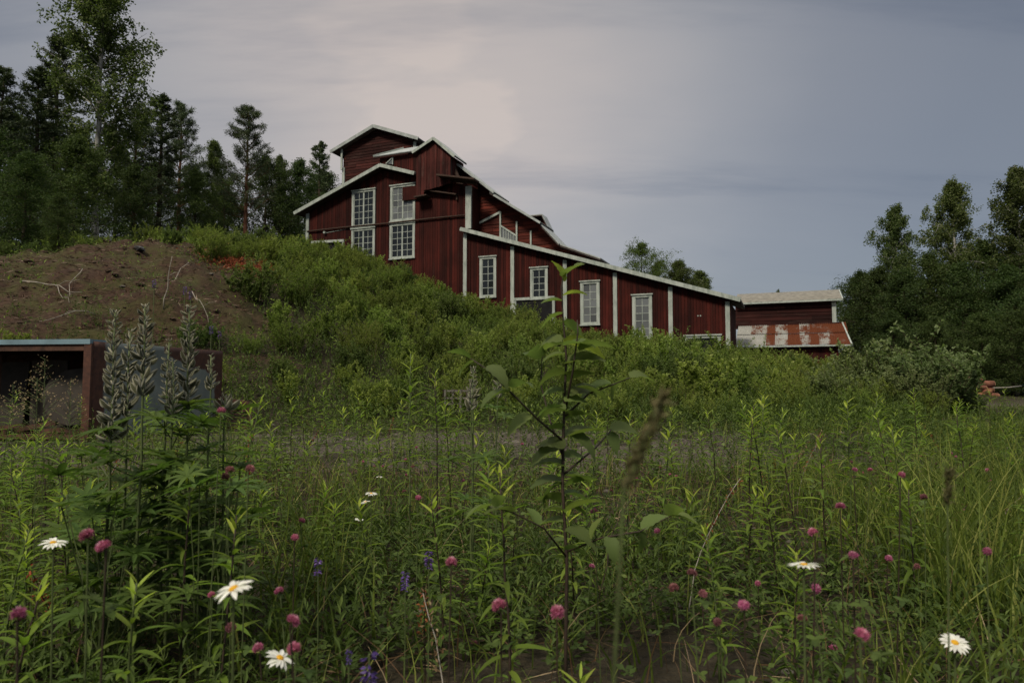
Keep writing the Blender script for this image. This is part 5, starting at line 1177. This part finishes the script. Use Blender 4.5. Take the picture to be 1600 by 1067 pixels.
LV = [(880, 535, 62, 4, 0, 3), (878, 533, -42, -8, 0, 1), (905, 548, 48, -22, -.04, 0), (985, 590, 44, -10, .06, 0), (980, 592, -40, 18, .06, 1), (955, 600, -55, 6, .05, 0), (900, 605, 60, 4, 0, 0), (845, 560, -28, -30, .08, 1), (850, 548, 30, -20, .08, 2),
      (735, 560, -32, -18, -.12, 2), (740, 565, -30, 14, -.12, 0), (758, 575, 40, 6, -.12, 1), (795, 612, -48, 4, -.1, 0), (800, 606, 30, -26, -.1, 1), (830, 650, -40, 22, -.06, 2), (845, 655, 35, -30, -.04, 0), (882, 640, -45, -12, 0, 1), (884, 620, 46, -20, 0, 0),
      (886, 680, 52, 10, 0, 1), (880, 700, -52, 8, 0, 0), (884, 760, 40, -20, 0, 2), (878, 755, -44, 14, 0, 1), (955, 672, 50, -8, .1, 0), (950, 676, 22, 24, .1, 1), (877, 470, -30, -4, 0, 2), (879, 490, -38, 10, 0, 0), (880, 462, 34, -14, 0, 3), (881, 440, -8, -34, 0, 3), (882, 432, 22, -26, 0, 2), (878, 505, 36, 4, 0, 1),
      (800, 800, -40, -20, -.1, 0), (765, 790, -40, 10, -.12, 2), (775, 792, 10, -34, -.12, 1), (840, 820, -10, -36, -.06, 0), (1000, 830, 8, 44, -.1, 1), (1005, 828, 30, -34, -.1, 0), (1050, 805, 42, 6, -.12, 2), (1045, 806, 22, -26, -.12, 0), (950, 838, 16, 34, -.06, 1), (925, 842, 10, -40, -.04, 2), (884, 800, -40, -20, 0, 1), (886, 790, 44, 8, 0, 0)]
for i in range(24):
    v_ = 540 + i * 14.5; sg = -1 if i % 2 else 1; LV.append((882, v_, sg * random.uniform(30, 58), random.uniform(-30, 8), random.uniform(-.03, .03), random.randrange(3)))
for u, v, du, dv, dd, k in LV:
    a = Vector(sl_(u, v, dd)); b = Vector(sl_(u + du, v + dv, dd + random.uniform(-.05, .03))); d = b - a; ln = d.length * random.uniform(.95, 1.15)
    q = d.to_track_quat('X', 'Z'); o = link('leaf', SL[k], SAP, a, (q.to_matrix().to_4x4() @ Matrix.Rotation(random.uniform(-.6, .6), 4, 'X')).to_euler(), ln)

# lupins
def pod_mesh(seed):
    g = random.Random(seed); b_ = MB(); n_ = 7; 
    c = [(f * 1.0, 0, -.10 * math.sin(f * 3.0)) for f in np.linspace(0, 1, n_)]; r_ = [.03, .11, .145, .155, .14, .10, .015]
    for sgn in (1,):
        V = []; T = []
        for i in range(n_):
            for a in np.arange(12) / 12 * 6.283:
                V.append((c[i][0], math.cos(a) * r_[i] * .6, c[i][2] + math.sin(a) * r_[i] * 1.1)); T.append(1.0 if abs(math.sin(a)) > .8 else .0)
        q = [(i * 12 + j, i * 12 + (j + 1) % 12, (i + 1) * 12 + (j + 1) % 12, (i + 1) * 12 + j) for i in range(n_ - 1) for j in range(12)]
        b_.add(V, q, tint=np.array(T))
    return b_.mesh('pod', m_pod, True)
POD = [pod_mesh(1)]
def palmate(nl=9):
    b_ = MB()
    for k in range(nl):
        V, q = bent_leaf(1, .2, .5, 4); a = (k - (nl - 1) / 2) * (6.0 / nl); M = np.array(rotm(a, .3 + .1 * math.cos(k)).to_matrix()); b_.add(V @ M.T, q, tint=.3 + .5 * random.random())
    return b_.mesh('leaf', m_lup, True)
PAL = [palmate(9), palmate(8)]
def lupin(u, d, topv, podv, label, side=0, nleaf=7, tilt=(0, 0), podlen=.043, nrow=None):
    p = at(u, topv, d); x, y = p.x, p.y; z0 = h1(x, y); H_ = p.z - z0; o = empty('lupin_plant', (x, y, z0)); tag(o, label, 'lupin', 'lupins with seed pods')
    sm_, pp = stem_mesh(H_, .005, tilt, m_stem, 10, .006); link('stem', sm_, o); zp = at(u, podv, d).z - z0
    n_ = nrow or max(4, int((H_ - zp) / .0145)); az = 0
    for i in range(n_):
        f = i / (n_ - 1); z_ = zp + (H_ - zp) * f
        for k in range(5 if f < .7 else 4):
            az += 1.7; c = [np.interp(z_, pp[:, 2], pp[:, j]) for j in range(2)]
            s_ = podlen * (1 - .55 * f) * random.uniform(.8, 1.15); link('seed_pod', POD[0], o, (c[0] + math.cos(az) * .003, c[1] + math.sin(az) * .003, z_ + random.uniform(-.006, .006)), rotm(az + random.uniform(-.4, .4), .8 + random.uniform(-.4, .35), random.uniform(-.9, .9)), s_ * random.uniform(.7, 1.15))
    for k in range(nleaf):
        z_ = zp * random.uniform(.30, .98); az = random.random() * 6.28; L_ = random.uniform(.06, .12); tp = np.array([math.cos(az) * L_, math.sin(az) * L_, z_ + L_ * .6])
        b_ = MB(); tube(b_, [(0, 0, z_), tp * np.array([.6, .6, 1]) - np.array([0, 0, .02]), tp], .0015, 4); b_.build('leaf_stalk', m_stem, o)
        link('leaf', random.choice(PAL), o, tp, (random.uniform(-.35, .35), random.uniform(-.35, .35), az), random.uniform(.06, .095))
    return o
lupin(180, 1.85, 488, 690, 'lupin with the thickest grey seed spike, leftmost of the group before the blue container', 0, 11)
lupin(203, 1.95, 520, 650, 'lupin seed spike close behind the thickest one', 0, 8)
lupin(228, 1.8, 480, 620, 'tall lupin seed spike between the thickest and the two middle ones', 0, 10)
lupin(262, 1.95, 535, 630, 'short lupin seed spike in the middle of the group', 0, 9, podlen=.028)
lupin(272, 1.85, 565, 645, 'shortest and lowest lupin spike in the middle of the group', 0, 8, podlen=.03)
lupin(297, 1.9, 482, 628, 'tall lupin seed spike in front of the rusty container corner', 0, 11)
lupin(330, 2.1, 555, 610, 'thin lupin seed spike at the right end of the group', 0, 8, podlen=.026)
lupin(352, 2.0, 622, 640, 'lupin with a single open pod cluster beside the grille', 0, 6, podlen=.045, nrow=3)
lupin(740, 2.6, 575, 625, 'brown lupin seed spike next to the wooden crate', 0, 4, podlen=.034)
lupin(738, 2.5, 598, 640, 'low brown lupin spike in front of the wooden crate', 0, 3, podlen=.038)
lupin(776, 2.7, 585, 620, 'small lupin spike right of the wooden crate', 0, 3, podlen=.03)
for i in range(16):   # leafy lupin clump at the foot
    p = at(random.uniform(150, 380), 800, random.uniform(1.7, 2.4)); z_ = h1(p.x, p.y); o = empty('lupin_leaf_clump', (p.x, p.y, z_)); tag(o, 'clump of dark green lupin leaves ' + ('left of the thickest seed spike' if p.x/p.y < -.585 else 'under the thickest seed spike' if p.x/p.y < -.53 else 'under the two middle seed spikes' if p.x/p.y < -.47 else 'right of the seed spikes'), 'plant', 'lupin leaves under the spikes')
    for k in range(6):
        az = random.random() * 6.28; hh = random.uniform(.2, .58); L_ = random.uniform(.03, .15); tp = (math.cos(az) * L_, math.sin(az) * L_, hh)
        b_ = MB(); tube(b_, [(0, 0, 0), (tp[0] * .4, tp[1] * .4, hh * .6), tp], .0018, 4); b_.build('leaf_stalk', m_stem, o); link('leaf', random.choice(PAL), o, tp, (random.uniform(-.4, .4), random.uniform(-.4, .4), az), random.uniform(.06, .1))

# clover
def clover_head(m, fade=False):
    b_ = MB(); n_ = 150; k = np.arange(n_) + .5; ph = np.arccos(1 - 1.7 * k / n_); th_ = 2.39996 * k; D = np.stack([np.cos(th_) * np.sin(ph), np.sin(th_) * np.sin(ph), np.cos(ph)], 1)
    D2 = D + rng.normal(size=D.shape) * .12 + np.array([0, 0, .35]); leaves(b_, D * .28 + np.array([0, 0, .45]), D2, rng.uniform(.22, .38, n_), rng.uniform(.09, .13, n_), tint=np.clip(.85 - .5 * ph / 2 + rng.normal(size=n_) * .15, 0, 1), fold=.12); rock(b_, (0, 0, .47), .36, 5); b_.c[-1][:] = .3; return b_.mesh('flower_head', m)
HEADS = [clover_head(m_clover), clover_head(m_clover), clover_head(m_cloverd)]
core = MB(); rock(core, (0, 0, .45), .3, 3)
def tref_mesh():
    b_ = MB()
    for k in range(3):
        V, q = bent_leaf(1, .55, .35, 4); M = np.array(rotm(k * 2.094, .15).to_matrix()); b_.add(V @ M.T, q, tint=.35 + .2 * k)
    return b_.mesh('leaf', m_herb, True)
TREF = tref_mesh()
def clover(u, v, px, label, group=None, fade=False, d=None):
    D_ = .0215 * random.uniform(.75, 1.2); d = d or max(.75, D_ * FPX / px * (1.0)); p = at(u, v, d); z0 = h1(p.x, p.y)
    if p.z - z0 < .05: d = (EYE - .1) / max(.01, (EYE - p.z)) * d; p = at(u, v, d); z0 = h1(p.x, p.y); D_ *= 1.0
    o = empty('clover_plant', (p.x, p.y, z0)); tag(o, label, 'clover', group); hz_ = p.z - z0 - D_ * .4
    b_ = MB(); bx2 = random.uniform(-.04, .04); tube(b_, [(bx2, .02, -.01), (bx2 * .5, .01, hz_ * .5), (0, 0, hz_)], [.0016, .0014, .0012], 5); b_.build('stem', random.choice([m_stem, m_stemd]), o)
    link('flower_head', HEADS[2] if fade else random.choice(HEADS[:2]), o, (0, 0, hz_), (random.uniform(-.55, .55), random.uniform(-.55, .55), random.random() * 6), (D_ * .86, D_ * random.uniform(.75, .95), D_ * random.uniform(.6, .95)))
    if d < 2.4:
        for k in range(3):
            a = random.random() * 6.28; link('leaf', TREF, o, (bx2 * .3 + math.cos(a) * .012, math.sin(a) * .012, hz_ * random.uniform(.35, .97)), (random.uniform(-.4, .4), random.uniform(-.4, .4), a), .022)
    return o
CL = [(138, 833, 27, 'pink clover head right of the small left daisy'), (166, 849, 25, 'pink clover head touching the one right of the small left daisy'), (27, 960, 29, 'large pink clover head at the left edge'), (362, 873, 14, 'small bright pink clover above the tilted daisy'),
      (453, 966, 24, 'ragged pink clover head above the lowest left daisy'), (406, 1011, 19, 'pink clover head directly left of the lowest left daisy'), (462, 1014, 22, 'pink clover head behind the lowest left daisy'), (332, 928, 13, 'dull pink clover left of the tilted daisy'), (360, 980, 18, 'dark faded clover below the tilted daisy', 1),
      (438, 921, 15, 'narrow pink clover right of the tilted daisy'), (470, 812, 12, 'pink clover in the grass right of the bright willowherb tips'), (460, 838, 13, 'pink clover below another in the left grass clump'), (705, 879, 18, 'magenta clover right of the violet vetch'), (783, 945, 25, 'largest magenta clover at the bottom middle'),
      (870, 957, 26, 'wide magenta clover right of the largest one'), (653, 776, 11, 'bright pink clover in the middle of the meadow'), (1313, 789, 17, 'magenta clover highest on a dark stem at the right'), (1274, 830, 17, 'magenta double clover left below the highest right one'), (1333, 866, 17, 'magenta clover on the stem right of the white daisy'),
      (1387, 872, 13, 'small magenta clover right of its larger neighbour'), (1272, 917, 17, 'pink clover right below the white daisy'), (1163, 942, 20, 'pink clover near the bottom right of the sapling'), (1343, 988, 27, 'large pale pink clover near the bottom right'), (1301, 1013, 14, 'small pink clover left below the large pale one'),
      (1254, 964, 18, 'pale lilac clover between two pink ones', 1), (1124, 970, 15, 'pale clover left below its brighter neighbour', 1), (1080, 893, 18, 'faded brownish clover above the dark leaf', 1), (1056, 918, 17, 'faded clover beside the dark curled leaf', 1), (1096, 925, 16, 'faded reddish clover right of the dark curled leaf', 1),
      (1185, 911, 10, 'tiny pink clover in the grass left of the white daisy'), (1028, 828, 12, 'pink clover on a leaf of the low right sapling branch'), (929, 797, 11, 'pink clover right of the sapling stem'), (924, 884, 9, 'tiny pink clover right of the sapling foot'), (1407, 741, 12, 'pink clover below the tall right willowherb'),
      (1445, 776, 12, 'dull red clover in the right grass', 1), (1542, 860, 14, 'pink clover deep in the grass at the right edge'), (1334, 733, 9, 'tiny pink clover left of its twin in the right meadow'), (1360, 733, 9, 'tiny pink clover right of its twin in the right meadow'), (360, 733, 16, 'dark red clover beneath the lupins on the left', 1), (388, 730, 17, 'dark red clover beneath the lupins on the right', 1),
      (352, 745, 14, 'dark red clover lowest beneath the lupins', 1), (345, 640, 15, 'crimson clover in front of the grille'), (740, 1003, 12, 'dark pink clover below the ones in the middle', 1), (1434, 885, 11, 'dull pink clover right of the two magenta ones', 1)]
for c in CL: clover(c[0], c[1], c[2], c[3], None, len(c) > 4)
for i in range(46):
    u = random.uniform(380, 1560); v = random.uniform(715, 800); d = random.uniform(3.2, 5.5)
    p = at(u, v, d)
    if p.z < .12: p.z = random.uniform(.15, .35)
    z_ = p.z; uu, vv = to_uv(p.x, p.y, z_); clover(uu, vv, 7, 'tiny pink clover head far back in the meadow before the gravel', 'small clovers far back in the meadow', random.random() < .35, d)
# daisies
def petals_mesh(n_, droop, miss=0):
    b_ = MB()
    for k in range(n_):
        if miss and (k * 5) % n_ < miss: continue
        V, q = bent_leaf(1, .26, droop * random.uniform(.6, 1.3), 4); V = V * np.array([.9, 1.25, 1]) + np.array([.16, 0, 0]); M = np.array(rotm(k / n_ * 6.283 + random.uniform(-.08, .08), random.uniform(-.05, .25)).to_matrix()); b_.add(V @ M.T, q, tint=random.random())
    return b_
def daisy(u, v, px, label, tilt, diam=.042, miss=0, d=None):
    d = d or max(.7, diam * FPX / px); p = at(u, v, d); z0 = h1(p.x, p.y); o = empty('daisy_plant', (p.x, p.y, z0)); tag(o, label, 'daisy'); H_ = p.z - z0
    b_ = MB(); tube(b_, [(random.uniform(-.05, .05), .03, -.01), (0, .01, H_ * .5), (0, 0, H_ - .004)], [.0018, .0016, .0014], 6); b_.build('stem', m_stem, o)
    f = empty('flower', (0, 0, H_), 0, o) if False else None
    pm = petals_mesh(18, .35, miss); me = pm.mesh('petals', m_petal, True); fl_ = link('petals', me, o, (0, 0, H_), tilt, diam / 2)
    ym = MB(); V = []; nr = 5
    for i in range(nr): 
        a = i / (nr - 1) * 1.45; V += [(math.sin(a + .12) * .27 * math.cos(t_), math.sin(a + .12) * .27 * math.sin(t_), math.cos(a) * .16) for t_ in np.arange(10) / 10 * 6.283]
    ym.add(V, [(i * 10 + j, i * 10 + (j + 1) % 10, i * 10 + 10 + (j + 1) % 10, i * 10 + 10 + j) for i in range(nr - 1) for j in range(10)], [(0, j + 1, j) for j in range(1, 9)]); link('flower_centre', ym.mesh('centre', m_yolk, True), fl_)
    return o
daisy(83, 848, 38, 'small white daisy facing up at the left edge', (.1, .1, 0))
daisy(365, 920, 58, 'large white daisy with raised tattered petals on the right', (-.15, -.35, 1), miss=3)
daisy(437, 1028, 46, 'lowest white daisy near the bottom left, petals half missing', (.35, -.3, 2), miss=4)
daisy(1256, 883, 48, 'white daisy seen from the side in the right meadow', (-.1, .05, .5))
daisy(1492, 1004, 41, 'white daisy with orange centre at the bottom right', (.45, -.1, 0))
daisy(580, 771, 19, 'yellowish white daisy uppermost of the small middle ones', (.1, .2, 0)); daisy(571, 784, 16, 'small white daisy just below the yellowish one', (.1, -.2, 0)); daisy(561, 811, 14, 'small white daisy lowest of the middle ones', (.2, .2, 0)); daisy(593, 745, 10, 'tiny white daisy before the gravel strip', (.1, .1, 0))
for i, (u, v) in enumerate([(25, 912), (58, 880), (1395, 650), (1118, 793), (1500, 690)]):
    pass
# violet vetch and lupins on the mound
def vetch(u, v, px_h, d, label, tilt=0, fl='vetch_plant', cat='vetch'):
    p = at(u, v, d); z0 = h1(p.x, p.y); H_ = p.z - z0; o = empty(fl, (p.x, p.y, z0)); tag(o, label, cat); hh = px_h / FPX * d
    b_ = MB(); tube(b_, [(0, 0, -.01), (0, .01, H_ * .5), (0, 0, H_)], .0015 if d < 4 else .008, 5); b_.build('stem', m_stem, o)
    n_ = 46; tt = rng.random(n_); az = rng.random(n_) * 6.28; c = np.stack([np.cos(az) * .06, np.sin(az) * .06, -tt + .1], 1) * hh; b_ = MB()
    leaves(b_, c + np.array([0, 0, H_]), np.stack([np.cos(az), np.sin(az), np.full(n_, -.25)], 1), hh * .22, hh * .10); b_.build('flower_spike', m_violet, o); return o
vetch(577, 1022, 55, .95, 'violet vetch spike at the bottom left of the middle'); vetch(670, 860, 30, 1.7, 'slim violet vetch spike in the middle of the meadow'); vetch(633, 895, 28, 1.7, 'bluish vetch spike left below the slim violet one'); vetch(497, 873, 26, 1.7, 'small bluish vetch spike in the left grass'); vetch(545, 1015, 22, 1.0, 'dark violet bud left of the violet spike')
for (u, v, d, lb) in [(241, 438, 14.5, 'violet lupin flowering alone left of the upright dead branch'), (289, 449, 15, 'violet lupin flower right of the upright dead branch'), (298, 456, 15, 'pale violet lupin beside the one right of the dead branch'), (330, 510, 13.3, 'violet lupin in the green above the rusty container corner'), (343, 518, 13.4, 'pale violet lupin near the rusty container corner')]:
    vetch(u, v, 13, d, lb, 0, 'flowering_lupin', 'lupin')
# blurred grass ears close to the lens, seed panicles
def ear(u, v, d, px_h, label, lean):
    p = at(u, v, d); z0 = h1(p.x, p.y); H_ = p.z - z0; o = empty('grass_ear', (p.x, p.y, z0)); tag(o, label, 'grass ear'); hh = px_h / FPX * d
    b_ = MB(); pts = [(-lean * hh * 3.2, .02, 0), (-lean * hh * 2, .01, H_ * .45), (-lean * hh, 0, H_ - hh), (0, 0, H_)]; tube(b_, pts, [.0012, .0011, .001, .0008], 5); b_.build('stem', m_stem, o)
    n_ = 170; tt = rng.random(n_); c = np.stack([-lean * hh * tt + rng.normal(size=n_) * .0016, rng.normal(size=n_) * .0016, H_ - hh * tt], 1); b_ = MB()
    leaves(b_, c, rng.normal(size=(n_, 3)) * .5 + np.array([lean, 0, 1]), .008, .0022); b_.build('seed_head', m_earm, o); return o
m_earm = leaf_mat('brownish_grass_ear', (0.045, 0.045, 0.018), (0.085, 0.075, 0.035), (0.12, 0.10, 0.05), .2)
ear(1036, 618, .38, 150, 'blurred brown grass ear very close to the viewer, right of the sapling', .42)
ear(1484, 735, .8, 55, 'blurred pinkish grass ear at the right', .1)
def panicle(u, v, d, ht, label):
    p = at(u, v, d); z0 = h1(p.x, p.y); H_ = p.z - z0; o = empty('grass_panicle', (p.x, p.y, z0)); tag(o, label, 'grass', 'airy grass panicles before the container')
    b_ = MB(); tube(b_, [(0, 0, 0), (.01, 0, H_ * .5), (0, 0, H_)], .0009, 4); c = []
    for k in range(26):
        f = random.random(); a = random.random() * 6.28; r_ = ht * .3 * (1 - f) + .01; e = (math.cos(a) * r_, math.sin(a) * r_, H_ - ht + ht * f + r_ * .6); tube(b_, [(0, 0, H_ - ht + ht * f), e], .0005, 3, cap=False); c += [np.array(e) + rng.normal(size=3) * .006 for _ in range(4)]
    b_.build('stem', m_stem, o); b_ = MB(); c = np.array(c); leaves(b_, c, rng.normal(size=c.shape), .006, .003, tint=.9); b_.build('seed_head', m_straw, o)
panicle(70, 560, 1.7, .16, 'airy pale grass panicle tallest before the dark container opening'); panicle(58, 590, 1.6, .14, 'airy pale grass panicle left of the tallest one'); panicle(110, 595, 1.8, .13, 'airy pale grass panicle right of the tallest one'); panicle(20, 600, 1.9, .14, 'airy grass panicle at the left edge before the container')
# left near weeds: bushy dark foliage masses
for (u, d, hh, lb) in [(20, 3.0, .55, 'bushy green weed at the left edge under the container'), (70, 3.3, .5, 'bushy green weed second from the left edge under the container'), (130, 2.6, .42, 'bushy weed left of the lupin clump'), (60, 1.9, .42, 'dark bushy weed behind the small left daisy'), (110, 2.1, .45, 'dark bushy weed between the left daisy and the lupins')]:
    p = at(u, 700, d)
    for k in range(5): willowherb(p.x + random.uniform(-.16, .16), p.y + random.uniform(-.2, .2), hh * random.uniform(.7, 1.1), lb, lb.replace('weed', 'weeds'), False, Lf=.075, nl=34, f0=.05)
# fallen twigs and stones close by
for (u0, v0, u1, v1, d0, d1, lb) in [(600, 990, 715, 1062, 1.6, 1.3, 'thin dry twig lying at the bottom middle'), (1375, 955, 1440, 1020, 1.75, 1.5, 'thin dry twig lying left of the bottom right daisy'), (965, 1022, 1060, 1023, 1.5, 1.5, 'short straight dry twig right of the sapling foot')]:
    a = at(u0, v0, d0); b = at(u1, v1, d1); b_ = MB(); pts = [(a.x + (b.x - a.x) * f, a.y + (b.y - a.y) * f, .05 + .02 * math.sin(f * 5)) for f in np.linspace(0, 1, 6)]; tube(b_, pts, np.linspace(.003, .0015, 6), 5); tag(b_.build('dry_twig', m_greywood, None, True), lb, 'twig')
